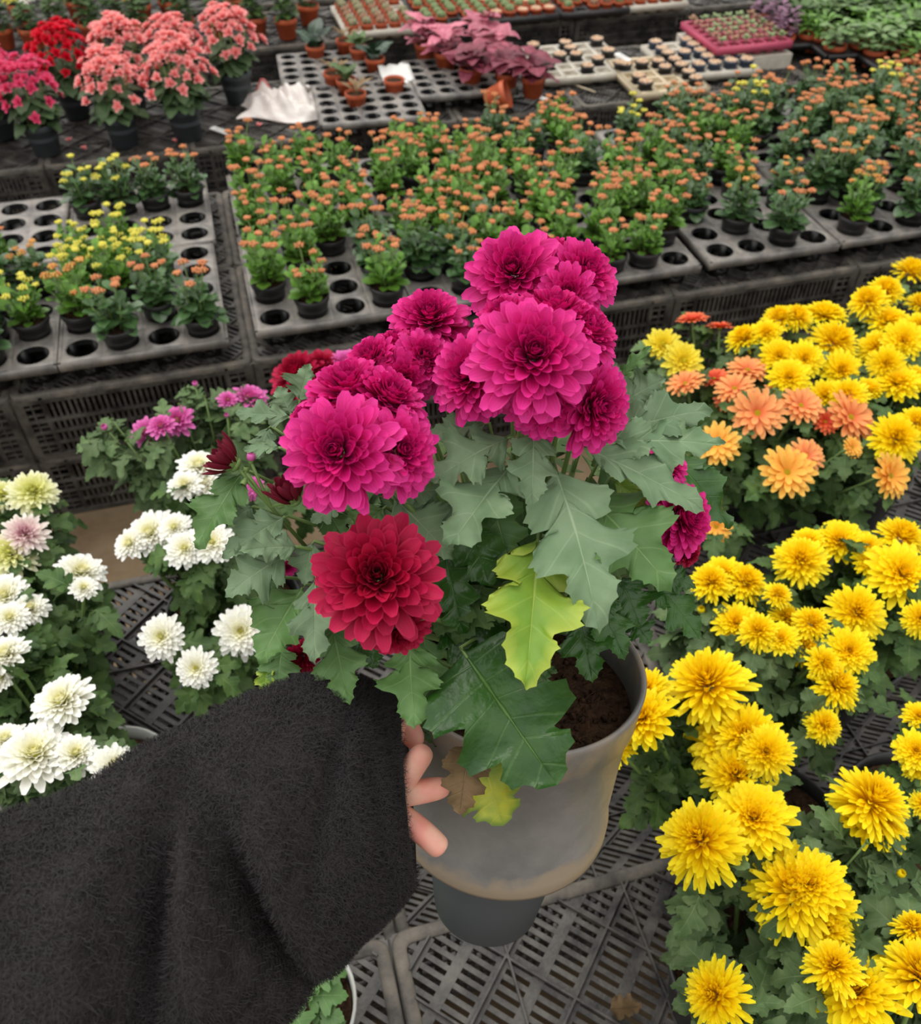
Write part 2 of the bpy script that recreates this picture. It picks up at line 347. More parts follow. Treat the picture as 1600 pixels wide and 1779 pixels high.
def head_daisy(seed, rows=(20, 17, 12), ns=6, nw=3, W=0.118):
    r_ = random.Random(seed); mb = MB()
    for k, n in enumerate(rows):
        for i in range(n):
            th = 1.52-0.20*k+r_.uniform(-.09, .07)
            V, F, A = petal_block((0.86-0.14*k)*(1+r_.uniform(-.07, .07)), W, th-0.25, th+0.12, (0.12-0.02*k, 0.03*k), 2*PI*(i+0.5*k+r_.uniform(-.15, .15))/n,
                                  tipcurl=r_.uniform(-.2, .3), cup=0.22, ns=ns, nw=nw, roll=r_.uniform(-.4, .4), rnd=r_.random())
            mb.add(V, F, A)
    mb2 = MB()
    for i in range(90):
        t = (i+.5)/90; r = 0.19*math.sqrt(t)
        mb2.blob((r*math.cos(i*GA), r*math.sin(i*GA), 0.10-0.05*t), 0.018, 5, 3)
    mb2.lathe([(0.0, 0.09), (0.12, 0.08), (0.20, 0.03), (0.16, -0.05), (0, -0.08)], 14)
    return mb, mb2
HEAD = {}
def reg(key, mb, mat):
    k = 1/np.percentile(np.concatenate([np.hypot(V[:, 0], V[:, 1]) for V in mb.V]), 99)
    mb.V = [V*k for V in mb.V]; HEAD.setdefault(key, []).append(mb.mesh(key+'_head', mat))
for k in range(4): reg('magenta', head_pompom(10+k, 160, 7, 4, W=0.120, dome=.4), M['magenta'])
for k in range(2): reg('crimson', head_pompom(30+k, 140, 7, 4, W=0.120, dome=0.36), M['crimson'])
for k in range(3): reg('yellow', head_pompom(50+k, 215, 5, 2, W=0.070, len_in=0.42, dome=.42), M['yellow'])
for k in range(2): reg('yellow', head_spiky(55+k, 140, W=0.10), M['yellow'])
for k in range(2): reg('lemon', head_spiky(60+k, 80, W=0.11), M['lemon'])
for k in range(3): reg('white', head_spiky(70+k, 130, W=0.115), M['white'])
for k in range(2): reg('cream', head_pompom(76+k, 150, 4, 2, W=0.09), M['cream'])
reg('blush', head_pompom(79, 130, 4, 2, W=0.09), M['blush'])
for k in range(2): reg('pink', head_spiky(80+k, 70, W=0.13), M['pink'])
DISC = None
for key in ('orange', 'amber', 'vermilion'):
    for k in range(2):
        a, b = head_daisy(90+k+len(key), rows=(17, 14, 8))
        reg(key, a, M[key]); DISC = DISC or b.mesh('flower_disc', M['disc_yellow'])
def small_disc():
    mb = MB(); mb.lathe([(0, 0.27), (0.06, 0.265), (0.11, 0.24), (0.13, 0.2), (0.05, 0.1)], 12)
    for i in range(30):
        t = (i+.5)/30; r = 0.11*math.sqrt(t); mb.blob((r*math.cos(i*GA), r*math.sin(i*GA), 0.27-0.03*t), 0.016, 5, 3)
    return mb.mesh('green_yellow_disc', M['disc_green'])
SMALLDISC = small_disc()
def bud_open(key, mat):
    mb = MB(); r_ = random.Random(9)
    for i in range(46):
        t = (i+.5)/46; V, F, A = petal_block(.7+.55*t+r_.uniform(-.1, .12), .13, .25+1.0*t, -.5+.75*t+r_.uniform(-.15, .3), (.05+.1*t, 0.0), i*GA, tipcurl=r_.uniform(-.5, .3), cup=.7, ns=7, nw=2, rnd=r_.random()); mb.add(V, F, A)
    for i in range(12):
        V, F, A = petal_block(0.5, 0.16, 1.5, 0.2, (0.05, -0.06), 2*PI*i/12, cup=0.3, ns=4, nw=2, rnd=0.5); mb.add(V, F, A, m=1)
    mb.blob((0, 0, 0.0), (0.3, 0.3, 0.16), 8, 5, m=1)
    return mb.mesh(key+'_bud', [mat, M['stem']])
def bud_mesh(key, mat, closed=True):
    mb = MB(); r_ = random.Random(len(key))
    for k, n in enumerate((9, 9, 8, 6)):
        for i in range(n):
            V, F, A = petal_block(1.15-0.06*k, 0.26, 1.15-0.12*k, -0.55 if closed else 0.05, (0.10, 0.0), 2*PI*(i+.5*k)/n+r_.uniform(-.1, .1), cup=0.5, ns=6, nw=2, rnd=r_.random())
            mb.add(V, F, A)
    for i in range(12):
        V, F, A = petal_block(0.55, 0.16, 1.5, -0.1, (0.05, -0.06), 2*PI*i/12, cup=0.3, ns=4, nw=2, rnd=0.5); mb.add(V, F, A, m=1)
    mb.blob((0, 0, 0.0), (0.3, 0.3, 0.16), 8, 5, m=1)
    return mb.mesh(key+'_bud', [mat, M['stem']])
BUD = {'wine': bud_open('wine', M['wine']), 'pink': bud_mesh('pink', M['pink']), 'green': bud_mesh('green', M['stem']), 'yellow': bud_mesh('yellow', M['yellow'])}

# ------------------------------------------------------------------ leaves
_M = [(0,0),(.012,.09),(.03,.16),(.09,.205),(.17,.22),(.25,.225),(.32,.255),(.35,.305),(.315,.33),(.315,.375),(.24,.385),(.17,.395),(.135,.43),(.21,.44),(.29,.465),
      (.355,.51),(.41,.57),(.37,.595),(.385,.65),(.31,.665),(.23,.665),(.170,.69),(.195,.74),(.22,.79),(.175,.815),(.17,.865),(.11,.89),(.09,.945),(.04,.96),(0,1)]
MUM_OUT = []
for _i, (_x, _y) in enumerate(_M):
    _t = _i/(len(_M)-1); MUM_OUT.append((_x, _y, 0.75*_t*_t+0.25*_t if _t < 1 else 1.0))
def densify(o):
    P = np.array(o); out = []
    for i in range(len(P)-1):
        p0, p1, p2, p3 = P[max(i-1, 0)], P[i], P[i+1], P[min(i+2, len(P)-1)]
        out.append(tuple(p1)); t = .5; q = .5*((2*p1)+(-p0+p2)*t+(2*p0-5*p1+4*p2-p3)*t*t+(-p0+3*p1-3*p2+p3)*t**3); q[0] = max(q[0], 0)*.925; out.append(tuple(q))
    return out+[tuple(P[-1])]
BROAD_OUT = [(0.0, 0.0, 0.0), (0.02, 0.05, 0.03), (0.12, 0.06, 0.06), (0.25, 0.08, 0.1), (0.33, 0.15, 0.15), (0.36, 0.24, 0.2), (0.42, 0.30, 0.25), (0.40, 0.40, 0.31),
             (0.27, 0.43, 0.36), (0.26, 0.48, 0.41), (0.38, 0.56, 0.46), (0.37, 0.66, 0.53), (0.23, 0.70, 0.58), (0.18, 0.72, 0.63), (0.24, 0.79, 0.70), (0.22, 0.87, 0.78),
             (0.14, 0.89, 0.85), (0.10, 0.96, 0.92), (0.0, 1.0, 1.0)]
KAL_OUT = [(0.0, 0.0, 0.0), (0.05, 0.06, 0.05), (0.07, 0.15, 0.15), (0.16, 0.28, 0.28), (0.24, 0.40, 0.4), (0.28, 0.53, 0.53), (0.30, 0.66, 0.64), (0.25, 0.80, 0.76), (0.17, 0.91, 0.88), (0.0, 1.0, 1.0)]
BEG_OUT = [(0.0, 0.0, 0.0), (0.1, -0.08, 0.03), (0.28, 0.0, 0.1), (0.40, 0.18, 0.22), (0.42, 0.38, 0.38), (0.36, 0.58, 0.56), (0.24, 0.78, 0.75), (0.10, 0.93, 0.9), (0.0, 1.0, 1.0)]
LANCE_OUT = [(0.0, 0.0, 0.0), (0.04, 0.1, 0.1), (0.10, 0.3, 0.3), (0.13, 0.5, 0.5), (0.10, 0.75, 0.75), (0.0, 1.0, 1.0)]
def leaf_tpl(outline, k=3, step=1, power=1.0):
    o = outline[::step]
    if o[-1] != outline[-1]: o = o+[outline[-1]]
    n = len(o); V = []; A = []; F = []
    for side in (1, -1):
        off = len(V)
        for i, (x, y, t) in enumerate(o):
            for j in range(k+1):
                f = (j/k)**power
                yy = t*0.94+(y-t*0.94)*f
                V.append((side*x*f, yy, 0)); A.append((i/(n-1), f, 0))
        for i in range(n-1):
            for j in range(k):
                q = (off+i*(k+1)+j, off+i*(k+1)+j+1, off+(i+1)*(k+1)+j+1, off+(i+1)*(k+1)+j)
                F.append(q if side == 1 else q[::-1])
    return np.array(V, float), F, np.array(A, float)
T_HI = leaf_tpl(densify(MUM_OUT), 6); T_BROAD = leaf_tpl(densify(BROAD_OUT), 8); T_LO = leaf_tpl(MUM_OUT, 2); T_KAL = leaf_tpl(KAL_OUT, 2); T_BEG = leaf_tpl(BEG_OUT, 2); T_LAN = leaf_tpl(LANCE_OUT, 1)
def leaf_bend(tpl, L, W, droop=0.25, cup=0.2, wave=0.03, seed=0.0, veinlift=0.0, curl=0.0):
    """returns bent vertices for a leaf of length L, width factor W, blade facing +Z, running along +Y"""
    V = tpl[0].copy(); A = tpl[2]
    x = V[:, 0]*W; y = V[:, 1]
    z = -droop*y**2 + cup*np.abs(x)*(1-0.3*y) + wave*np.sin(9*y+seed*7)*np.abs(x)*3 + wave*0.6*np.sin(23*y+seed*13+np.sign(x))*A[:, 1]**2
    z += -veinlift*0.35*np.clip(1-A[:, 1]*7, 0, 1) - veinlift*0.8*np.cos(A[:, 0]*7*2*PI)*A[:, 1]*(1-A[:, 1])*2
    z += curl*(x*4)**3*0.3
    y = y*(1-0.12*droop*y)
    return np.stack([x*L, y*L, z*L], -1)
def add_leaf(mb, tpl, p, ydir, zdir, L, W=1.0, rnd=None, m=0, **kw):
    V = leaf_bend(tpl, L, W, seed=random.random(), **kw)
    R = frame_yz(ydir, zdir); V = V @ R.T+np.asarray(p)
    A = tpl[2].copy(); A[:, 2] = random.random() if rnd is None else rnd
    mb.add(V, tpl[1], A, m)

# ------------------------------------------------------------------ the setting
TOP = 0.36      # top of two stacked crates
mb = MB(); mb.box((1.5, 3.0, -0.02), (14, 12, 0.04)); obj('floor', mb.mesh('floor', M['floor'], False), kind='structure')

CW, CD, CH = 0.52, 0.435, 0.18
def clip_line(c, dirn, hx, hy):
    """ends of the line through c with direction dirn inside the rectangle |x|<hx, |y|<hy"""
    t0, t1 = -9.0, 9.0
    for k, h in ((0, hx), (1, hy)):
        if abs(dirn[k]) < 1e-9:
            if abs(c[k]) > h: return None
            continue
        a, b = sorted(((-h-c[k])/dirn[k], (h-c[k])/dirn[k])); t0 = max(t0, a); t1 = min(t1, b)
    return (t0, t1) if t1-t0 > 0.004 else None
def crate_meshes():
    g = MB(); hx, hy = CW/2-0.016, CD/2-0.016; s = math.sqrt(.5)
    def strips(dirn, pitch, width, zc, h, off=0.0):
        n = np.array([-dirn[1], dirn[0]]); R = np.array([[dirn[0], -dirn[1], 0], [dirn[1], dirn[0], 0], [0, 0, 1]])
        K = int(0.5/pitch)+1
        for k in range(-K, K+1):
            c = n*(k*pitch+off); q = clip_line(c, dirn, hx, hy)
            if q:
                mid = c+dirn*(q[0]+q[1])/2
                g.box((mid[0], mid[1], zc), (q[1]-q[0], width, h), R)
    strips(np.array([s, s]), 0.0485, 0.015, -0.006, 0.004)
    strips(np.array([s, -s]), 0.0135, 0.0070, -0.0062, 0.0034)
    strips(np.array([s, s]), 0.097, 0.0028, -0.004, 0.012)
    strips(np.array([s, -s]), 0.097, 0.0028, -0.004, 0.012, 0.02)
    g.box((0.054, 0, -0.004), (0.0028, 2*hy, 0.012)); g.box((0, 0.02, -0.004), (2*hx, 0.0028, 0.012))
    g.box((-0.12, 0, -0.004), (0.0028, 2*hy, 0.012))
    rim = MB()
    def ring(hx0, hy0, hx1, hy1, z0, z1, r=0.02):
        def loop(hx_, hy_, rr, z):
            P = []
            for (sx, sy, a0) in ((1, 1, 0), (-1, 1, PI/2), (-1, -1, PI), (1, -1, 3*PI/2)):
                for k in range(5):
                    a = a0+PI/2*k/4; P.append((sx*(hx_-rr)+rr*math.cos(a), sy*(hy_-rr)+rr*math.sin(a), z))
            return P
        n = 20; V = loop(hx1, hy1, r*0.4, z1-0.003)+loop(hx1+0.002, hy1+0.002, r*0.4, z1)+loop(hx0-0.002, hy0-0.002, r, z1)+loop(hx0, hy0, r, z1-0.002)+loop(hx0, hy0, r, z0)
        F = [(k*n+i, (k+1)*n+i, (k+1)*n+(i+1) % n, k*n+(i+1) % n) for k in range(4) for i in range(n)]
        rim.add(V, [f[::-1] for f in F])
    ring(CW/2, CD/2, CW/2-0.018, CD/2-0.018, -0.014, 0.0)
    side = MB()
    for (ax, h, hl) in ((0, CD/2-0.004, CW), (1, CW/2-0.004, CD)):
        for sg in (1, -1):
            def B(along, z, dl, dz, th=0.004):
                c = (along, sg*h, z) if ax == 0 else (sg*h, along, z)
                d = (dl, th, dz) if ax == 0 else (th, dl, dz)
                side.box(c, d)
            for z, dz in ((-0.018, 0.010), (-0.072, 0.007), (-0.104, 0.007), (-0.136, 0.007), (-0.172, 0.014)): B(0, z, hl-0.01, dz, 0.010)
            n = int((hl-0.13)/0.0125)
            for i in range(n+1): B(-(hl-0.13)/2+i*(hl-0.13)/n, -0.09, 0.0055, 0.165, 0.004)
            for e in (-1, 1):
                B(e*(hl/2-0.012), -0.09, 0.018, 0.165, 0.008); B(e*(hl/2-0.060), -0.09, 0.008, 0.165, 0.008)
                for zz in (-0.035, -0.055, -0.088, -0.12, -0.152): B(e*(hl/2-0.036), zz, 0.048, 0.004, 0.006)
                B(e*(hl/2-0.036), -0.09, 0.004, 0.165, 0.005)
    return g.mesh('crate_grille', M['crate'], False), rim.mesh('crate_rim', M['crate_rim']), side.mesh('crate_side', M['crate'], False)
CG, CR, CS = crate_meshes()
CSB = CS.copy(); CSB.materials.clear(); CSB.materials.append(M['crate_blue'])
_seen = set()
def uniq(label):
    base = label; k = 2
    while label in _seen: label = base+' no '+str(k); k += 1
    _seen.add(label); return label
def crate(x, y, ztop, rot=0.0, label='', group='upturned black crates', blue=False):
    r = obj('plastic_crate', None, loc=(x, y, ztop), R=rotz(rot+rng.normal(0, .004)), label=uniq(label), cat='crate', group=group)
    obj('top_grille', CG, r); obj('rim', CR, r); obj('side_walls', CSB if blue else CS, r)
    return r
ORD = ['leftmost', 'second', 'third', 'fourth', 'fifth', 'sixth', 'seventh', 'eighth', 'ninth', 'tenth']
def nth(i, n, side='left'):
    return 'leftmost' if i == 0 else ('rightmost' if i == n-1 else ORD[i]+' from the left')
def bench(x0, n, w, ys, rot, where, levels=2, rowsn=None, skip=()):
    for j, yc in enumerate(ys):
        for i in range(n):
            for lv in range(levels):
                if lv and j and levels > 1: continue          # only the outer row shows its lower crate
                if (i, j) in skip: continue
                rn = (rowsn[j] if rowsn else '')
                crate(x0+w*(i+.5), yc, TOP-CH*lv-0.0005*lv, rot,
                      '%s black crate, %s%s, %s' % ('lower' if lv else 'upper', nth(i, n), (' in the '+rn if rn else ''), where), 'crates of '+where)
X0 = -0.017
bench(X0-CW*2, 9, CW, [1.72+CD/2, 1.72+CD*1.5], 0, 'the kalanchoe bench', 2, ['front row', 'back row'])
bench(0.35-0.437*4, 10, 0.437, [2.89+CW/2], PI/2, 'the begonia bench', 2)
bench(0.47-0.525*4, 9, 0.525, [3.76+CD/2], 0, 'the far succulent-tray bench', 2)
bench(0.47-0.525*4, 9, 0.525, [4.30+CD/2, 4.30+CD*1.5], 0, 'the rearmost bench', 1, ['near row', 'far row'])
bench(X0-CW*2+0.02, 8, CW+0.003, [0.70+CD/2], 0, 'the near bench beside the aisle', 2)
bench(0.013-CW*2, 7, CW+0.003, [0.427-CD/2], 0, 'the nearest bench below the held pot', 1)
for i in range(7):
    r = crate(0.03-CW*2+(CW+0.003)*(i+.5), 0.565, TOP-CH, 0, 'low slotted crate, %s, sunken row behind the held pot' % nth(i, 7), 'crates of the sunken row')
    r.scale = (1, 0.6, 1)

# ------------------------------------------------------------------ tray and pots for kalanchoes
HP = 0.087
def tray_mesh(nx=4, ny=5, p=HP, hr=0.034, H=0.055, mats=None):
    mb = MB(); w, d = nx*p, ny*p; e = 0.006
    K = 24
    for i in range(nx):
        for j in range(ny):
            cx, cy = -w/2+p*(i+.5), -d/2+p*(j+.5)
            C_ = [(cx+hr*math.cos(2*PI*k/K), cy+hr*math.sin(2*PI*k/K), 0.001) for k in range(K)]
            C2 = [(cx+(hr+.004)*math.cos(2*PI*k/K), cy+(hr+.004)*math.sin(2*PI*k/K), 0.004) for k in range(K)]
            Sq = []
            for k in range(K):
                a = 2*PI*k/K; c, s = math.cos(a), math.sin(a); f = (p/2)/max(abs(c), abs(s)); Sq.append((cx+f*c, cy+f*s, 0.0))
            F = [(k, K+k, K+(k+1) % K, (k+1) % K) for k in range(K)]+[(K+k, 2*K+k, 2*K+(k+1) % K, K+(k+1) % K) for k in range(K)]
            mb.add(C_+C2+Sq, [f[::-1] for f in F])
            # cup: four struts and a ring, open between
            for q in range(4):
                a = PI/4+q*PI/2
                R = rotz(a); mb.box((cx+(hr-.003)*math.cos(a), cy+(hr-.003)*math.sin(a), -H/2), (0.002, 0.018, H), R, m=1)
            mb.lathe([(hr, 0.0), (hr-.001, -0.012)], K, m=1, c=(cx, cy, 0))
            mb.lathe([(hr-.004, -H+.010), (hr-.005, -H), (hr-.014, -H)], K, m=1, c=(cx, cy, 0))
    # skirt and lip
    for sg in (1, -1):
        mb.box((0, sg*(d/2+e/2), -0.009), (w+2*e, e, 0.020)); mb.box((sg*(w/2+e/2), 0, -0.009), (e, d+2*e, 0.020))
    return mb.mesh('tray', mats or [M['tray'], M['tray_under']])
TRAY = tray_mesh()
def pot_mesh(r=0.040, h=0.06, mat=None, name='pot', n=28, rim=0.007, taper=0.74, soil=True):
    mb = MB()
    mb.lathe([(0, 0.0), (r*taper*.9, 0), (r*taper, 0.002), (r*0.93, h-rim*1.6), (r*.99, h-rim*1.5), (r, h-rim), (r, h-.001), (r-.0015, h), (r-.004, h-.001), (r*.90, h-rim*2.2), (r*.86, h*.5)], n)
    return mb.mesh(name, mat)
def soil_mesh(r, z, n=24):
    mb = MB(); mb.lathe([(0, z+.001), (r*.5, z+.0015), (r, z)], n); 
    for _ in range(25):
        a, q = random.uniform(0, 2*PI), r*math.sqrt(random.random())*.9; mb.blob((q*math.cos(a), q*math.sin(a), z+.001), random.uniform(.001, .0028)*(r/.035), 5, 4)
    return mb.mesh('soil', M['soil'])
KPOT = pot_mesh(0.041, 0.062, M['blackpot']); KSOIL = soil_mesh(0.0375, 0.052)
def kal_fol(seed, mat, wild=0.0):
    random.seed(seed); mb = MB()
    ns = random.randint(7, 10)
    for s_ in range(ns):
        a = s_*GA+random.uniform(-.4, .4); lean = 0.12+0.5*(s_/ns)
        H = random.uniform(0.045, 0.092)*(1-0.25*s_/ns)
        b = np.array([0.010*math.cos(a), 0.010*math.sin(a), 0.052]); t = b+np.array([math.sin(lean)*math.cos(a), math.sin(lean)*math.sin(a), math.cos(lean)])*H
        mb.tube([b, (b+t)/2, t], [0.0025, 0.002, 0.0015], 5, m=1)
        for q in range(8):
            f = (q+1)/8; p = b+(t-b)*f; aa = a+q*GA
            el = 0.2+0.9*f-wild*random.random()*.6
            d = np.array([math.cos(aa)*math.cos(el), math.sin(aa)*math.cos(el), math.sin(el)])
            L = random.uniform(0.024, 0.040)*(1.15-0.4*f)*(1+wild*.4*random.random())
            add_leaf(mb, T_KAL, p, d, (-d[0]*.6, -d[1]*.6, 1.0), L, 1.15, droop=0.15, cup=0.35, wave=0.02)
    return mb.mesh('foliage', [mat, M['stem']])
def kal_flw(seed, mat, dense=1.0, H=0.178):
    random.seed(seed); mb = MB()
    for s_ in range(int(5*dense)+random.randint(0, 2)):
        a = s_*GA+random.uniform(-.3, .3); r = 0.010+0.034*math.sqrt((s_+.5)/9)
        h = random.uniform(H*.72, H)*(1-0.12*(s_/9))
        top = np.array([r*math.cos(a), r*math.sin(a), h]); b = np.array([r*.3*math.cos(a), r*.3*math.sin(a), 0.07])
        mb.tube([b, b+(top-b)*.6+(0, 0, .004), top], [0.0018, .0014, .0012], 4, m=1)
        n = random.randint(9, 15); cr = random.uniform(.007, .0125)
        for q in range(n):
            rr = cr*math.sqrt((q+.5)/n); aa = q*GA
            p = top+np.array([rr*math.cos(aa), rr*math.sin(aa), 0.004-rr*.25+random.uniform(-.001, .001)])
            mb.tube([top-(0, 0, .004), p], .0006, 3, m=1, caps=False)
            mb.blob(p, (0.0026, .0026, .0034), 5, 4)
    return mb.mesh('flower_cluster', [mat, M['stem']])
KF = {('G', k): kal_fol(100+k, M['kalG']) for k in range(4)}
KF.update({('D', k): kal_fol(120+k, M['kalD'], 1.0) for k in range(4)})
KL = {}
for c, mt in (('orange', 'kal_orange'), ('yellow', 'kal_yellow'), ('apricot', 'kal_mix')):
    for k in range(3): KL[(c, k)] = kal_flw(200+k+len(c)*10, M[mt], 1.6 if c == 'yellow' else 1.2)
random.seed(11)
TRAY_Z = TOP+0.062
trays = {}
TRAYS = [  # key, x0, y0, words
    ('A', -0.775, 1.735, 'far-left front tray'), ('B', -0.412, 1.735, 'front tray left of the gap'), ('C', 0.008, 1.745, 'front tray behind the left magenta blooms'),
    ('D', 0.372, 1.745, 'front tray half behind magenta blooms'), ('E', 0.735, 1.745, 'front tray right of magenta blooms'), ('F', 1.122, 1.750, 'front tray above the orange mums'),
    ('G', 1.495, 1.755, 'front tray near the right edge'), ('H', 1.865, 1.755, 'front tray past the right edge'),
    ('a', -0.775, 2.185, 'far-left rear tray'), ('b', -0.405, 2.185, 'rear tray left of the gap'), ('c', 0.012, 2.195, 'rear tray behind the magenta blooms'),
    ('d', 0.376, 2.195, 'rear tray left of centre'), ('e', 0.745, 2.195, 'rear tray in the centre'), ('f', 1.13, 2.20, 'rear tray right of centre'),
    ('g', 1.505, 2.20, 'rear tray near the right edge'), ('h', 1.875, 2.20, 'rear tray past the right edge'), ('i', 2.24, 2.20, 'rear tray at the far right')]
for (k, x0, y0, words) in TRAYS:
    ny = 5 if k.isupper() else 4
    tm = TRAY if ny == 5 else trays.get('m4') or tray_mesh(4, 4)
    if ny == 4: trays['m4'] = tm
    cx, cy = x0+2*HP, y0+ny*HP/2
    obj('plant_tray', tm, loc=(cx, cy, TRAY_Z), label=uniq('grey round-holed tray, the '+words), cat='tray', group='kalanchoe trays on the middle bench')
    trays[k] = (cx, cy, ny, words)
# '.' empty hole, O orange, Y yellow, A apricot; lower case: dark wild foliage. First string is the front row.
FILL = {'A': ['..y.', '..oY', '..o.', '..oa', '..O.'], 'B': ['.o.o', 'A.o.', 'YYy.', 'YYY.', 'YY..'], 'C': ['.O.O', 'O..o', 'OO.o', '.OO.', 'O.OO'],
        'D': ['.o.O', 'oaO.', 'OOoO', 'OOO.', '.OOO'], 'E': ['.OO.', 'OO.O', 'O.OO', 'O.OO', 'OO.O'], 'F': ['..o.', '.a..', 'o..a', 'O.O.', 'OoO.'],
        'G': ['A.o.', '.o.o', 'oa.o', '.oo.', 'o.oa'], 'H': ['o.o.', '.o.o', 'o.o.', 'oo.o', 'o.oo'],
        'a': ['....', '....', '....', '....'], 'b': ['....', '....', 'yyoo', '....'], 'c': ['O..O', '.OO.', '.O.O', 'O.O.'],
        'd': ['O.OO', 'OO.O', '.OOO', '.OO.'], 'e': ['O.oO', 'O.O.', '.oO.', 'o.O.'], 'f': ['Oo.O', '.oOO', 'y.oo', '..o.'],
        'g': ['.o.a', 'o.oo', 'yo.o', 'oo.o'], 'h': ['oo..', '.oo.', 'oyo.', 'o.oo'], 'i': ['o.o.', '.oo.', 'o..o', '.oo.']}
RN = ['front', 'second', 'third', 'fourth', 'rearmost']; CN = ['left column', 'second column', 'third column', 'right column']
CWORD = {'O': ('orange', 'orange-budded bright green'), 'Y': ('yellow', 'yellow-budded bright green'), 'A': ('apricot', 'apricot-budded bright green'),
         'o': ('orange', 'orange-budded dark-leaved'), 'y': ('yellow', 'yellow-budded dark-leaved'), 'a': ('apricot', 'apricot-budded dark-leaved')}
def kalanchoe(loc, col, dark, label, group):
    s = random.uniform(.9, 1.12)
    r = obj('potted_kalanchoe', None, loc=loc, R=rotz(random.uniform(0, 6.28)), label=uniq(label), cat='plant', group=group)
    obj('pot', KPOT, r); obj('soil', KSOIL, r)
    a = obj('foliage', KF[('D' if dark else 'G', random.randint(0, 3))], r, R=rotz(random.uniform(0, 6)), loc=(0, 0, 0), scale=(s, s, s))
    obj('flower_cluster', KL[(col, random.randint(0, 2))], r, R=rotz(random.uniform(0, 6)), loc=(0, 0, 0), scale=(s, s, s*random.uniform(.9, 1.08)))
    return r
for k, rows in FILL.items():
    cx, cy, ny, words = trays[k]
    for j, row in enumerate(rows[:ny]):
        for i, ch in enumerate(row):
            if ch == '.': continue
            col, cw = CWORD[ch]
            x = cx-2*HP+HP*(i+.5)+random.uniform(-.003, .003); y = cy-ny*HP/2+HP*(j+.5)+random.uniform(-.003, .003)
            kalanchoe((x, y, TRAY_Z-0.019+random.uniform(0, .006)), col, ch.islower(),
                      '%s kalanchoe, %s row, %s, %s' % (cw, RN[j] if j < ny-1 else 'rearmost', CN[i], words), 'potted kalanchoes on the middle bench')

# ------------------------------------------------------------------ potted chrysanthemums
def big_pot(r, h, mat, name='pot'):
    mb = MB(); mb.lathe([(0, 0), (r*.74, 0), (r*.78, .004), (r*.95, h-.022), (r*1.0, h-.020), (r*1.03, h-.002), (r*1.02, h), (r*.98, h), (r*.95, h-.02), (r*.85, h*.4)], 40)
    return mb.mesh(name, mat)
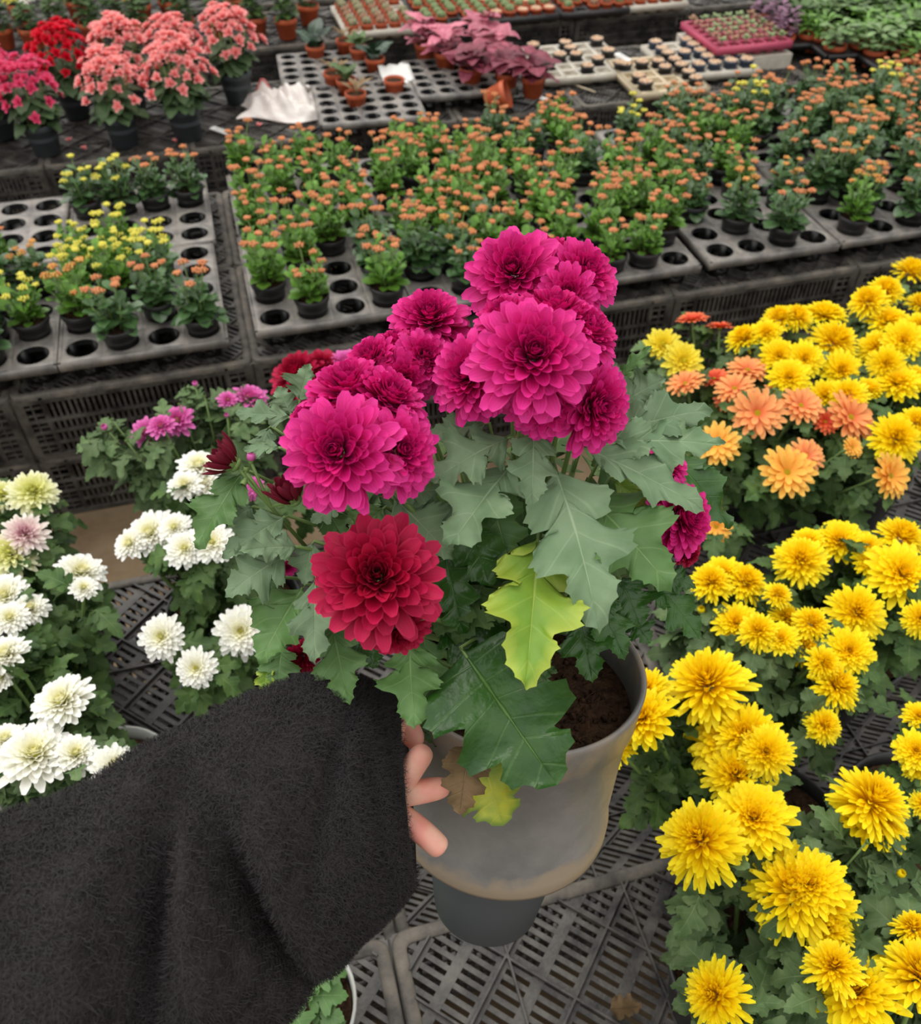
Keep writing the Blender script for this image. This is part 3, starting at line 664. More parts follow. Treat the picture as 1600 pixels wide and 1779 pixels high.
# stretches of bench that the plants leave bare (x0, x1, y0, y1 in metres on the bench)
def px_of(P):
    q = np.asarray(P)-CAM; d = q @ Fv; return CX+FPX*(q @ Rv)/d, CY-FPX*(q @ Uv)/d
def in_gap(P):
    u, v = px_of(P)
    return (185 < u < 312 and 985 < v < 1290) or (110 < u < 250 and 900 < v < 990) or (900 < u < 1185 and 1420 < v) or (900 < u < 1105 and 1250 < v) or (1440 < u < 1570 and 1230 < v < 1345)
_a = on(245, 1170, TOP); _b = on(1120, 1480, TOP)
POTS = [(_a[0], _a[1], .06), (_b[0], _b[1], .05)]     # bare stretches of bench
def mum(name, label, heads, base, pot_r=0.085, pot_h=0.13, potmat='blackpot', nleaf=130, leafmat='folA', group=None, spread=0.15, top_frac=.92, ll=(0.038, 0.062), face=0.35, buds=(), z0=TOP, lowz=0.35):
    """heads: (px, py, radius_px, kind, z). Each head is placed at its own height z and sized from its distance."""
    bx, by = base
    for _ in range(30):
        for (qx, qy, qr) in POTS:
            d_ = math.hypot(bx-qx, by-qy)
            if d_ < qr+pot_r+.008: bx += (bx-qx)/d_*(qr+pot_r+.009-d_); by += (by-qy)/d_*(qr+pot_r+.009-d_)
    POTS.append((bx, by, pot_r)); base = np.array([bx, by, z0])
    root = obj(name, None, loc=base, label=uniq(label), cat='plant', group=group)
    obj('pot', big_pot(pot_r, pot_h, M[potmat]), root)
    obj('soil', soil_mesh(pot_r*.93, pot_h-.02), root)
    st = MB(); fo = MB(); P = []
    soil = np.array([0, 0, pot_h-.02]); ztop = []
    for (u, v, r, kind, z) in heads:
        w = on(u, v, z); d = depth_of(w); R_ = r*d/FPX*(1.26 if kind == 'yellow' else 1.10); c = w-base
        out = np.array([c[0], c[1], 0.0]); tocam = nrm(CAM-w)
        ax = nrm(np.array([0, 0, 1.0])*0.9+out*3.2+tocam*face+rng.normal(0, .12, 3))
        hm = random.choice(HEAD[kind])
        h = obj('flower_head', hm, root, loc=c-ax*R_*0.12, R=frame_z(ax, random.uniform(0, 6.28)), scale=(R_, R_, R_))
        if kind in ('orange', 'amber', 'vermilion'): obj('disc', DISC, h)
        elif kind in ('white', 'lemon', 'pink'): obj('disc', SMALLDISC, h, loc=(0, 0, .03), scale=1.35)
        b = soil+np.array([out[0]*.25, out[1]*.25, 0]); e = c-ax*R_*.15
        m1 = b+(e-b)*.5+out*.10; st.tube([b, m1, e-ax*.02, e], [.0035, .003, .0022, .002], 6); P.append((b, m1, e)); ztop.append(e[2])
    for (u, v, r, kind, z) in buds:
        w = on(u, v, z); d = depth_of(w); R_ = r*d/FPX; c = w-base; out = np.array([c[0], c[1], 0.0])
        ax = nrm(np.array([0, 0, 1.0])+out*2+rng.normal(0, .1, 3))
        obj('bud', BUD[kind], root, loc=c-ax*R_*.5, R=frame_z(ax), scale=(R_, R_, R_))
        b = soil+out*.3; e = c-ax*R_*.5; st.tube([b, b+(e-b)*.5+out*.1, e], [.002, .0017, .0012], 5); P.append((b, b+(e-b)*.5+out*.1, e)); ztop.append(e[2])
    obj('stems', st.mesh('stems', M['stem']), root)
    nl = int(nleaf*1.35)
    for i in range(nl):
        b, m1, e = random.choice(P); f = random.uniform(0.12, 0.97)**.8
        p = (1-f)**2*b+2*f*(1-f)*m1+f*f*e
        a = random.uniform(0, 2*PI); o2 = np.array([p[0], p[1], 0.0]); 
        d = nrm(np.array([math.cos(a), math.sin(a), 0])+nrm(o2+1e-6)*0.8+np.array([0, 0, random.uniform(-.45, .45)]))
        L = random.uniform(*ll)*(1.15-.35*f); s0 = p+d*L*random.uniform(0, .5)
        if in_gap(base+s0+d*L*.6): continue
        add_leaf(fo, T_LO, s0, d, np.array([0, 0, 1.0])+d*.3+rng.normal(0, .25, 3), L, random.uniform(.80, 1.05), droop=random.uniform(.1, .7), cup=random.uniform(0, .45), wave=.07)
        if random.random() < .4: st_ = None
    obj('foliage', fo.mesh('foliage', M[leafmat]), root)
    return root
def zz(ox, oy, s): return lambda u, v, r: (ox+u/s, oy+v/s, r/s)
z5 = zz(1060, 440, 2.963); z6 = zz(1060, 900, 2.963); z7 = zz(1060, 1320, 2.963); zl = zz(0, 620, 2.857); z8 = zz(0, 1100, 2.62)
def H(zf, L, kind, z, dz=0.02):
    out = []
    for q in L:
        k = q[3] if len(q) > 3 else kind; zt = q[4] if len(q) > 4 else z+rng.uniform(-dz, dz)
        a = zf(*q[:3]); out.append((a[0], a[1], a[2], k, zt))
    return out
YG = 'yellow mums along the right side'
def base_of(heads, dx=0, dy=0):
    P = np.array([on(h[0], h[1], h[4]) for h in heads]); return (P[:, 0].mean()+dx, P[:, 1].mean()+dy)
ZF = TOP+0.30
hA = H(z5, [(1540,105,82),(1415,200,78),(1330,255,84),(1590,270,66),(1430,350,92),(1510,450,95),(1370,500,88),(1420,570,80),(1600,370,66)], 'yellow', ZF)
mum('potted_chrysanthemum', 'yellow pompom mum at the right edge, rearmost of the yellow ones', hA, base_of(hA), group=YG, nleaf=150, leafmat='folB')
hB = H(z5, [(870,345,75),(955,340,75),(1105,315,98),(805,412,72),(690,450,80),(1140,470,112),(870,530,84),(1000,545,88),(920,640,92),(1190,605,98)], 'yellow', ZF)
mum('potted_chrysanthemum', 'round yellow mum behind the orange daisy-like mums', hB, base_of(hB), group=YG, nleaf=160, leafmat='folB')
hC = H(z5, [(1480,670,104),(1585,650,84),(1330,705,78),(1110,735,84),(1220,745,92),(1570,880,80),(1460,960,115)], 'yellow', ZF-.02)
mum('potted_chrysanthemum', 'yellow mum at the right edge, between the orange mums and the frame', hC, base_of(hC, .03, .02), group=YG, nleaf=130)
hD = H(z5, [(425,335,80,'vermilion'),(565,375,72,'vermilion'),(385,665,98),(535,640,84,'vermilion'),(710,595,106),(640,690,102),(615,755,78,'vermilion'),(760,820,138),(985,780,112),(1245,840,142),(1110,865,72,'vermilion'),(555,980,116,'amber'),(915,1125,142,'amber'),(1010,1040,98),(1450,1145,120,'amber'),(545,1410,80,'amber'),(1250,1000,60,'amber'),(870,720,80)], 'orange', ZF-.015)
mum('potted_chrysanthemum', 'orange and amber daisy-like mum right of the magenta blooms', hD, base_of(hD, 0, .03), group='orange mums', nleaf=300, ll=(.04, .066))
hD2 = H(z5, [(270,470,98),(375,555,106)], 'lemon', ZF-.02)+H(z5, [(320, 500, 60)], 'lemon', ZF-.06)
mum('potted_chrysanthemum', 'pale lemon mum with few blooms, left of the round yellow mum', hD2, base_of(hD2, .04, .06), leafmat='folB', nleaf=120, ll=(.04, .065), pot_r=.07)
hE = H(z6, [(980,230,120),(1020,120,80),(1180,120,112),(1490,110,108),(1330,150,66),(1500,290,155),(1340,230,76),(1260,490,128),(1230,685,108),(1595,520,84)], 'yellow', ZF)
mum('potted_chrysanthemum', 'yellow mum at the right edge in front of the orange mums, big black pot', hE, base_of(hE, 0.02, .02), group=YG, nleaf=230, pot_r=.11, pot_h=.15)
hF = H(z6, [(520,340,95),(580,290,95),(690,340,100),(860,400,62),(650,540,104),(765,590,90),(900,520,74),(1030,550,84),(880,620,80),(990,675,95),(1090,750,80),(1150,870,112),(1090,1070,84)], 'yellow', ZF)
mum('potted_chrysanthemum', 'yellow mum with blooms trailing in a diagonal line, right of the held pot', hF, base_of(hF, 0, .02), group=YG, nleaf=260, leafmat='folB', buds=[(1218, 1060, 14, 'yellow', ZF-.02)])
hG = H(z6, [(510,880,192),(170,1030,150),(190,900,112),(610,1150,180),(700,1130,150),(800,1210,120),(650,1330,145),(30,1180,100)], 'yellow', ZF+.02)
mum('potted_chrysanthemum', 'yellow mum with large blooms touching the right side of the held pot', hG, base_of(hG, .02, .03), group=YG, nleaf=230, buds=[(1124,1334,10,'green',ZF-.03)])
hH = H(z6, [(1590,1020,70),(1575,1200,95)], 'yellow', ZF)+H(z7, [(1595,35,75),(1610,230,60)], 'yellow', ZF)
mum('potted_chrysanthemum', 'yellow mum cut by the right edge, halfway up the frame', hH, base_of(hH, .05, 0), group=YG, nleaf=90)
hI = H(z7, [(1330,230,170),(1310,300,150),(1390,330,130)], 'yellow', ZF+.02)+H(z7, [(740,300,168),(480,430,192)], 'yellow', ZF+.03)
mum('potted_chrysanthemum', 'yellow mum with one large bloom right and two left, lower right', hI, base_of(hI, 0, .03), group=YG, nleaf=220, leafmat='folB', buds=[(1565, 1518, 15, 'yellow', ZF), (1508, 1462, 10, 'green', ZF+.03)])
hJ = H(z7, [(960,700,210),(1120,760,130),(930,520,90),(1040,640,150),(560,1215,150),(1130,880,110)], 'yellow', ZF+.03)
mum('potted_chrysanthemum', 'yellow mum with a huge double bloom, near the bottom right', hJ, base_of(hJ, .04, -.01), group=YG, nleaf=240, leafmat='folB')
hK = H(z7, [(1270,1200,200),(1150,1080,130),(1590,1130,180),(1560,880,90)], 'yellow', ZF+.03)
mum('potted_chrysanthemum', 'yellow mum in the bottom right corner of the photo', hK, base_of(hK, .03, -.02), group=YG, nleaf=150, leafmat='folB')
# white, cream and pink ones on the left
WG = 'white mums along the left side'
ZW = TOP+0.30
w1 = H(zl, [(15,690,82,'cream'),(165,680,118,'cream'),(125,885,112,'blush'),(60,985,128,'cream')], 'cream', ZW-.02)
mum('potted_chrysanthemum', 'cream mum with a pink-tinged bloom, rearmost on the left edge', w1, base_of(w1, -.04, .02), group=WG, nleaf=110)
w2 = H(zl, [(30,1190,115),(150,1255,92),(50,1300,90),(400,1075,120),(415,1150,66)], 'white', ZW)
mum('potted_chrysanthemum', 'white mum left of the slotted crate, one bloom standing apart', w2, base_of(w2, 0, .02), group=WG, nleaf=120)
w3 = H(zl, [(35,1480,110),(10,1590,80)], 'white', ZW)+H(z8, [(290,315,138)], 'white', ZW+.02)
mum('potted_chrysanthemum', 'white mum with a perfectly round bloom above the sleeve', w3, base_of(w3, -.01, .04), group=WG, nleaf=110, potmat='whitepot')
w4 = H(z8, [(160,560,172),(345,555,108),(30,490,96),(525,615,112)], 'white', ZW+.02)
mum('potted_chrysanthemum', 'white mum with a yellow-hearted bloom resting against the black sleeve', w4, base_of(w4, -.02, .02), group=WG, nleaf=150, leafmat='folB')
w5 = H(zl, [(990,550,115),(920,640,84),(1010,640,90),(750,880,122),(650,930,84),(920,955,100),(1050,925,112),(870,850,84),(805,1390,108),(1195,1360,122),(975,1545,100)], 'white', ZW)
mum('potted_chrysanthemum', 'white mum between the slotted crate and the held plant', w5, base_of(w5, 0, .03), group=WG, nleaf=300, pot_r=.1)
w6 = H(zl, [(880,320,90),(730,372,76),(800,345,70),(1240,205,90),(1130,215,52),(1260, 640, 50)], 'pink', ZW+.02)
mum('potted_chrysanthemum', 'pink mum with tall buds at the back, left of the held plant', w6, base_of(w6, 0, .02), nleaf=260, leafmat='folB',
    buds=[(q[0], q[1], q[2], kk, ZW+.03) for q, kk in ((zl(520,350,34), 'pink'), (zl(968,135,28), 'pink'), (zl(1125,290,24), 'pink'), (zl(553,310,16), 'green'), (zl(890,235,16), 'green'), (zl(1015,195,16), 'green'), (zl(625,415,16), 'green'))])

# crimson and light pink plant standing on the bench behind the held one
hX = [(520, 655, 48, 'crimson', ZW+.02), (560, 645, 40, 'crimson', ZW+.02), (545, 675, 40, 'crimson', ZW), (600, 632, 34, 'pink', ZW+.03), (440, 850, 20, 'pink', ZW)]
mum('potted_chrysanthemum', 'crimson mum on the bench, peeping out behind the held plant', hX, base_of(hX, .06, 0), nleaf=90)

# ------------------------------------------------------------------ the held chrysanthemum
PR = 0.0945
rimC = at(905, 1150, 0.675); botC = at(868, 1402, 0.76)
axis = nrm(rimC-botC); PH = float(np.linalg.norm(rimC-botC))
RP = frame_z(axis)
held = obj('potted_chrysanthemum', None, loc=botC, label=uniq('magenta and crimson mum in a large grey pot, held up by the hand'), cat='plant')
def inv(p): return np.asarray(p)-botC                                   # world -> held plant (translation only)
mb = MB(); r = PR
mb.lathe([(r*.86, 0.001), (r*.945, 0.0), (r*.955, 0.004), (r*.955, 0.016), (r*.925, 0.02), (r*.935, PH*.55), (r*.945, PH-.034), (r*.985, PH-.030), (r*1.0, PH-.004), (r*1.005, PH), (r*.985, PH+.002), (r*.955, PH-.001), (r*.945, PH-.03), (r*.90, PH*.3), (r*.86, 0.001)], 96)
def pot_mat():
    m = mat_plain('weathered_grey_pot', srgb(98, 98, 97), 0.40, 0.5, bump=0.12, bscale=90, col2=srgb(134, 132, 129), var=0.2, vscale=12, detail=6); nt = m.node_tree
    b = [n for n in nt.nodes if n.type == 'BSDF_PRINCIPLED'][0]; src = b.inputs['Base Color'].links[0].from_socket
    tc = [n for n in nt.nodes if n.type == 'TEX_COORD'][0]
    sp = node(nt, 'ShaderNodeSeparateXYZ'); nt.links.new(tc.outputs['Object'], sp.inputs[0])
    nz = node(nt, 'ShaderNodeTexNoise'); nz.inputs['Scale'].default_value = 34; nz.inputs['Detail'].default_value = 8; nt.links.new(tc.outputs['Object'], nz.inputs['Vector'])
    mp = node(nt, 'ShaderNodeMapRange'); mp.inputs[1].default_value = 0.004; mp.inputs[2].default_value = 0.034; mp.inputs[3].default_value = 1.0; mp.inputs[4].default_value = 0.0
    nt.links.new(sp.outputs['Z'], mp.inputs[0])
    mt = node(nt, 'ShaderNodeMapRange'); mt.inputs[1].default_value = PH-.036; mt.inputs[2].default_value = PH-.028; mt.inputs[3].default_value = 0.0; mt.inputs[4].default_value = 0.42
    nt.links.new(sp.outputs['Z'], mt.inputs[0])
    mx_ = node(nt, 'ShaderNodeMath', operation='MAXIMUM'); nt.links.new(mp.outputs[0], mx_.inputs[0]); nt.links.new(mt.outputs[0], mx_.inputs[1])
    n2 = node(nt, 'ShaderNodeMath', operation='MULTIPLY_ADD'); n2.inputs[1].default_value = 1.7; n2.inputs[2].default_value = -0.35; nt.links.new(nz.outputs[0], n2.inputs[0])
    ad = node(nt, 'ShaderNodeMath', operation='ADD'); nt.links.new(mx_.outputs[0], ad.inputs[0]); nt.links.new(n2.outputs[0], ad.inputs[1])
    st = node(nt, 'ShaderNodeMapRange'); st.inputs[1].default_value = 0.78; st.inputs[2].default_value = 1.15; nt.links.new(ad.outputs[0], st.inputs[0])
    mx = node(nt, 'ShaderNodeMix', data_type='RGBA'); mx.inputs[7].default_value = srgb(146, 132, 114)
    nt.links.new(src, mx.inputs[6]); nt.links.new(st.outputs[0], mx.inputs[0]); nt.links.new(mx.outputs[2], b.inputs['Base Color'])
    return m
obj('pot', mb.mesh('pot', pot_mat()), held, R=RP, label='weathered grey plastic pot with a dirt ring at its foot')
mb = MB(); mb.lathe([(0, -.128), (.044, -.128), (.048, -.125), (.055, -.07), (.061, .0), (.062, .01)], 64)
mb.lathe([(.0, .006), (PR*.9, .006)], 64)
obj('inner_pot', mb.mesh('inner_pot', M['greypot']), held, R=RP, loc=(0, 0, 0), label='smaller blue-grey pot showing below')
mb = MB(); zs = PH-.034
for i in range(1):
    n = 40; rings = 9; V = [(0, 0, zs)]
    for k in range(1, rings+1):
        for j in range(n):
            a = 2*PI*j/n; q = PR*.945*k/rings; V.append((q*math.cos(a), q*math.sin(a), zs+random.uniform(-.003, .003)*(k < rings)))
    F = [(0, 1+j, 1+(j+1) % n) for j in range(n)]+[(1+k*n+j, 1+(k+1)*n+j, 1+(k+1)*n+(j+1) % n, 1+k*n+(j+1) % n) for k in range(rings-1) for j in range(n)]
    mb.add(V, F)
for _ in range(420):
    a, q = random.uniform(0, 2*PI), PR*.92*math.sqrt(random.random()); mb.blob((q*math.cos(a), q*math.sin(a), zs+.001), random.uniform(.0008, .003), 5, 4, jitter=.3)
soil = obj('soil', mb.mesh('soil', M['soil']), held, R=RP, loc=(0, 0, 0))
mb = MB()
for _ in range(160):
    a, q = random.uniform(0, 2*PI), PR*.88*math.sqrt(random.random()); p = np.array([q*math.cos(a), q*math.sin(a), zs+.002]); d = rng.normal(0, .006, 3); d[2] = abs(d[2])*.5
    mb.tube([p, p+d*.6+(0, 0, .002), p+d*1.4+rng.normal(0, .002, 3)], .00028, 3, caps=False)
obj('root_fibers', mb.mesh('root_fibers', M['fiber']), held, R=RP, loc=(0, 0, 0), kind='stuff')

soilW = botC+axis*(PH-.034)
HH = [  # px, py, r, kind, depth, tilt of the head in the view plane (dx, dy), how far it faces the viewer
    (955, 455, 66, 'magenta', .600, (0, -1), .5), (895, 478, 88, 'magenta', .575, (-.25, .15), 1.0), (1008, 482, 74, 'magenta', .580, (.5, .0), .8), (985, 510, 52, 'magenta', .560, (.0, .6), .9),
    (960, 562, 92, 'magenta', .545, (.1, -.9), .6), (1010, 585, 76, 'magenta', .545, (.7, -.3), .6), (822, 655, 82, 'magenta', .540, (-.6, .25), .8), (925, 622, 108, 'magenta', .510, (0, .1), 1.2),
    (948, 700, 74, 'magenta', .530, (.0, .9), .6), (1025, 705, 84, 'magenta', .535, (.6, .5), .7), (880, 560, 66, 'magenta', .550, (-.6, -.5), .6),
    (748, 560, 72, 'magenta', .600, (0, -.35), .8), (790, 590, 48, 'magenta', .610, (.6, .1), .6),
    (650, 632, 62, 'magenta', .575, (-.5, -.4), .7), (735, 625, 58, 'magenta', .575, (.4, .0), .9), (700, 660, 56, 'magenta', .570, (.2, .7), .7), (690, 605, 50, 'magenta', .585, (0, -.9), .5),
    (610, 690, 92, 'magenta', .535, (-.2, -.8), .6), (672, 700, 78, 'magenta', .530, (.6, -.5), .6), (592, 788, 104, 'magenta', .495, (-.15, .2), 1.1), (690, 785, 80, 'magenta', .510, (.6, .2), .9), (545, 740, 60, 'magenta', .535, (-.8, -.1), .5),
    (656, 1005, 114, 'crimson', .510, (.08, -.12), 1.1), (692, 1092, 58, 'crimson', .530, (.3, .9), .6),
    (1180, 900, 72, 'magenta', .590, (.7, .2), .7), (1158, 812, 42, 'magenta', .650, (.5, -.3), .7), (525, 1142, 30, 'crimson', .600, (-.4, .6), .5), (1196, 962, 26, 'crimson', .640, (.5, .7), .5), (500, 985, 16, 'magenta', .58, (0, .5), .8)]
random.seed(5)
mb = MB()
for i, (u, v, r_, kind, d, tl, fc) in enumerate(HH):
    w = at(u, v, d); R_ = r_*d/FPX
    ax = nrm(-Fv*fc+Rv*tl[0]-Uv*tl[1]+np.array([0, 0, .45]))
    ms = HEAD[kind]; hm = ms[i % len(ms)]
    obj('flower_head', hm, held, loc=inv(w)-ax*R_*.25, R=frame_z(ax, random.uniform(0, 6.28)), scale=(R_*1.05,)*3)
    e = w-ax*R_*.2
    b = soilW+rng.normal(0, .012, 3)*(1, 1, 0); m1 = b+(e-b)*.55+axis*.05
    m1 = m1+Fv*.03; mid = b*.25+m1*.5+e*.25
    mb.tube([inv(b), inv(b*.5+m1*.5)*1.0, inv(mid), inv(m1*.35+e*.65), inv(e)], [.0024, .0021, .0018, .0016, .0014], 7)
for (u, v, r_, kind, d, ax2) in ((388, 796, 30, 'wine', .56, (-.75, -.45)), (500, 852, 30, 'wine', .555, (-.35, -.6)), (436, 795, 13, 'pink', .56, (.1, -1)), (428, 815, 9, 'green', .56, (.1, -.8)), (424, 838, 10, 'green', .56, (-.2, .6))):
    w = at(u, v, d); R_ = r_*d/FPX*(1.6 if kind == 'wine' else 1.25); ax = nrm(Rv*ax2[0]-Uv*ax2[1]-Fv*.35)
    obj('bud', BUD[kind], held, loc=inv(w)-ax*R_*.5, R=frame_z(ax), scale=(R_,)*3)
    j = at(470, 880, .575); e = w-ax*R_*.5
    mb.tube([inv(at(540, 960, .60)), inv(j), inv(j*.4+e*.6), inv(e)], [.0015, .0013, .0011, .0010], 6)
for (u, v) in ((540, 960), (600, 900), (500, 1060), (1090, 850), (1000, 800), (800, 800), (720, 1100)):
    e = at(u, v, .6); mb.tube([inv(soilW), inv(soilW*.5+e*.5)+axis*.02, inv(e)], [.0035, .003, .002], 7)
obj('stems', mb.mesh('stems', M['stem']), held)
LV = [  # base px, tip px, width in px, class, depth at base, depth at tip
    ((520,700),(532,634),62,'sage',.575,.565),((509,726),(408,709),56,'sage',.57,.565),((507,722),(482,672),50,'sage',.58,.575),((489,778),(422,774),36,'sage',.565,.56),
    ((425,815),(333,938),92,'green',.575,.545),((500,895),(387,955),78,'sage',.575,.55),((520,950),(425,948),62,'sage',.565,.545),((500,965),(397,1010),96,'sage',.57,.54),
    ((530,1015),(443,1140),118,'green',.575,.55),((548,1000),(542,1143),88,'sage',.56,.53),((575,1075),(601,1215),96,'green',.57,.54),((712,1105),(711,1250),104,'green',.56,.52),
    ((620,1105),(652,1155),70,'dark',.575,.565),((465,1155),(455,1205),40,'lime',.60,.59),((490,1120),(480,1190),80,'green',.60,.59),((545,940),(520,1010),60,'sage',.57,.56),
    ((690,860),(768,846),60,'sage',.56,.545),((680,862),(775,945),110,'sage',.565,.535),((670,880),(606,935),70,'green',.57,.56),
    ((892,757),(745,815),105,'sage',.555,.53),((850,735),(742,748),70,'sage',.57,.56),((927,745),(926,862),92,'sage',.55,.52),((894,800),(777,938),140,'sage',.56,.52),
    ((960,805),(1060,1052),175,'sage',.56,.50),((1010,850),(1170,1002),170,'green',.57,.53),((935,925),(922,1168),165,'lime',.565,.495),((998,1040),(1032,1180),92,'dark',.59,.57),
    ((885,880),(850,1008),100,'dark',.60,.57),((906,855),(912,950),72,'green',.585,.575),((740,850),(790,940),80,'sage',.575,.56),
    ((1050,765),(1256,760),96,'sage',.57,.55),((1052,758),(1234,688),104,'sage',.575,.565),((1010,775),(1230,868),110,'sage',.565,.545),((1150,775),(1282,905),115,'dark',.67,.67),
    ((1060,830),(1176,905),96,'lime',.59,.58),((1028,1030),(1090,1135),84,'dark',.59,.57),((1075,1000),(1118,1085),90,'dark',.60,.59),((1130,1005),(1228,1104),84,'dark',.61,.60),
    ((1140,995),(1210,1010),50,'dark',.61,.60),((1093,1070),(1132,1112),56,'dark',.61,.60),((1070,665),(1128,600),30,'green',.61,.60),((1065,710),(1072,622),46,'sage',.60,.60),
    ((1080,700),(1152,655),70,'sage',.60,.59),((930,1155),(962,1225),42,'green',.625,.615),((925,1150),(965,1165),30,'green',.625,.615),((735,1100),(755,1222),70,'green',.58,.56),
    ((740,1195),(765,1300),90,'dark',.62,.62),((765,1090),(826,1155),64,'dark',.58,.565),((760,880),(720,960),70,'green',.59,.58),((790,830),(755,900),70,'sage',.58,.57),
    ((640,940),(590,985),60,'green',.58,.57),((560,870),(600,940),60,'green',.585,.58),((590,880),(540,900),50,'sage',.58,.57),((1000,900),(1000,1010),80,'dark',.61,.6),
    ((860,1000),(900,1070),70,'dark',.62,.61),((970,870),(900,920),70,'dark',.61,.60),((1040,800),(1110,850),70,'green',.60,.59),((1010,740),(1050,790),50,'sage',.59,.58),
    ((470,1000),(455,1080),60,'green',.59,.58),((440,880),(400,900),50,'sage',.58,.57),((470,740),(440,790),50,'sage',.59,.58),((830,1090),(780,1110),50,'dark',.61,.60)]
BR = [((800,1125),(960,1355),250,'dark',.552,.512),((800,870),(845,1010),105,'dark',.575,.55),((770,950),(800,1095),100,'dark',.575,.555),((850,850),(885,985),100,'green',.575,.555),((720,880),(740,960),90,'green',.575,.565),((880,1030),(900,1130),80,'dark',.60,.58),((800,950),(850,1128),130,'dark',.60,.565),((836,1308),(868,1428),155,'old',.578,.556),((816,1292),(798,1412),84,'brown',.545,.530)]
def held_leaf(b, t, w, cls, d0, d1, tpl, hw, k):
    P0, P1 = at(*b, d0), at(*t, d1); L = float(np.linalg.norm(P1-P0))*1.04
    W = (w*(d0+d1)/2/FPX)/(hw*L)
    out = nrm(nrm((P0+P1)/2-soilW)*(1, 1, 0)+1e-6)
    N = nrm(-Fv*.75+np.array([0, 0, .75])+out*.25+rng.normal(0, .10, 3))
    m_ = MB(); random.seed(k*3+1)
    add_leaf(m_, tpl, (0, 0, 0), nrm(P1-P0), N, L, W, droop=random.uniform(.08, .32), cup=random.uniform(.05, .32), wave=random.uniform(.05, .09), veinlift=.012, curl=random.uniform(-.2, .2), rnd=random.uniform(.25, .75))
    # petiole
    q = nrm(soilW+axis*.09-P0)*.02; m_.tube([q, (0, 0, 0), nrm(P1-P0)*L*.08], [.0013, .0012, .0010], 5, m=1)
    lab = {'lime': 'yellowing leaf', 'old': 'old leaf gone yellow', 'brown': 'withered brown leaf'}.get(cls)
    obj('leaf', m_.mesh('leaf', [M[cls], M['stem']]), held, loc=inv(P0), label=lab)
for k, q in enumerate(LV): held_leaf(*q, T_HI, .74, k)
for k, q in enumerate(BR): held_leaf(*q, T_BROAD, .80, 100+k)
# inner mass of small leaves filling the middle of the plant
fo = MB(); random.seed(77)
for i in range(330):
    a = random.uniform(0, 2*PI); q = random.uniform(.01, .085); h = random.uniform(.02, .17)
    ex, ey = RP[:, 0], RP[:, 1]
    sc = 1+h*3.0
    p = soilW+axis*h+(ex*math.cos(a)+ey*math.sin(a))*q*sc
    if depth_of(p) < .575: p = p+Fv*(.585-depth_of(p))
    d = nrm((ex*math.cos(a)+ey*math.sin(a))+np.array([0, 0, random.uniform(-.5, .3)])+rng.normal(0, .3, 3))
    u_, v_ = px_of(p+d*.035)
    if v_ > 1090 or u_ > 1190 or (u_ > 925 and v_ > 1010) or u_ < 430: continue
    add_leaf(fo, T_LO, inv(p), d, np.array([0, 0, 1.0])-Fv*.5+rng.normal(0, .3, 3), random.uniform(.03, .055), 1.1, droop=.3, cup=.15, wave=.04)
obj('inner_foliage', fo.mesh('inner_foliage', M['folA']), held, kind='stuff')

# ------------------------------------------------------------------ the person: forearm, hand, sleeve
skin = bpy.data.materials.new('skin'); skin.use_nodes = True
b_ = skin.node_tree.nodes['Principled BSDF']; b_.inputs['Base Color'].default_value = srgb(232, 170, 150); b_.inputs['Roughness'].default_value = .48
b_.inputs['Subsurface Weight'].default_value = .25; b_.inputs['Subsurface Radius'].default_value = (.008, .003, .0015); b_.inputs['Subsurface Scale'].default_value = .6
nt = skin.node_tree; tc = node(nt, 'ShaderNodeTexCoord'); nz = node(nt, 'ShaderNodeTexNoise'); nz.inputs['Scale'].default_value = 55; nz.inputs['Detail'].default_value = 3
nt.links.new(tc.outputs['Object'], nz.inputs['Vector']); rp = node(nt, 'ShaderNodeValToRGB'); rp.color_ramp.elements[0].position = .35; rp.color_ramp.elements[1].position = .7
rp.color_ramp.elements[0].color = srgb(228, 150, 136); rp.color_ramp.elements[1].color = srgb(236, 186, 164); nt.links.new(nz.outputs[0], rp.inputs[0]); nt.links.new(rp.outputs[0], b_.inputs['Base Color'])
person_loc = at(560, 1420, .58)
person = obj('person', None, loc=person_loc, label='person reaching in with the arm in a fuzzy black sleeve, fingers against the grey pot', cat='person')
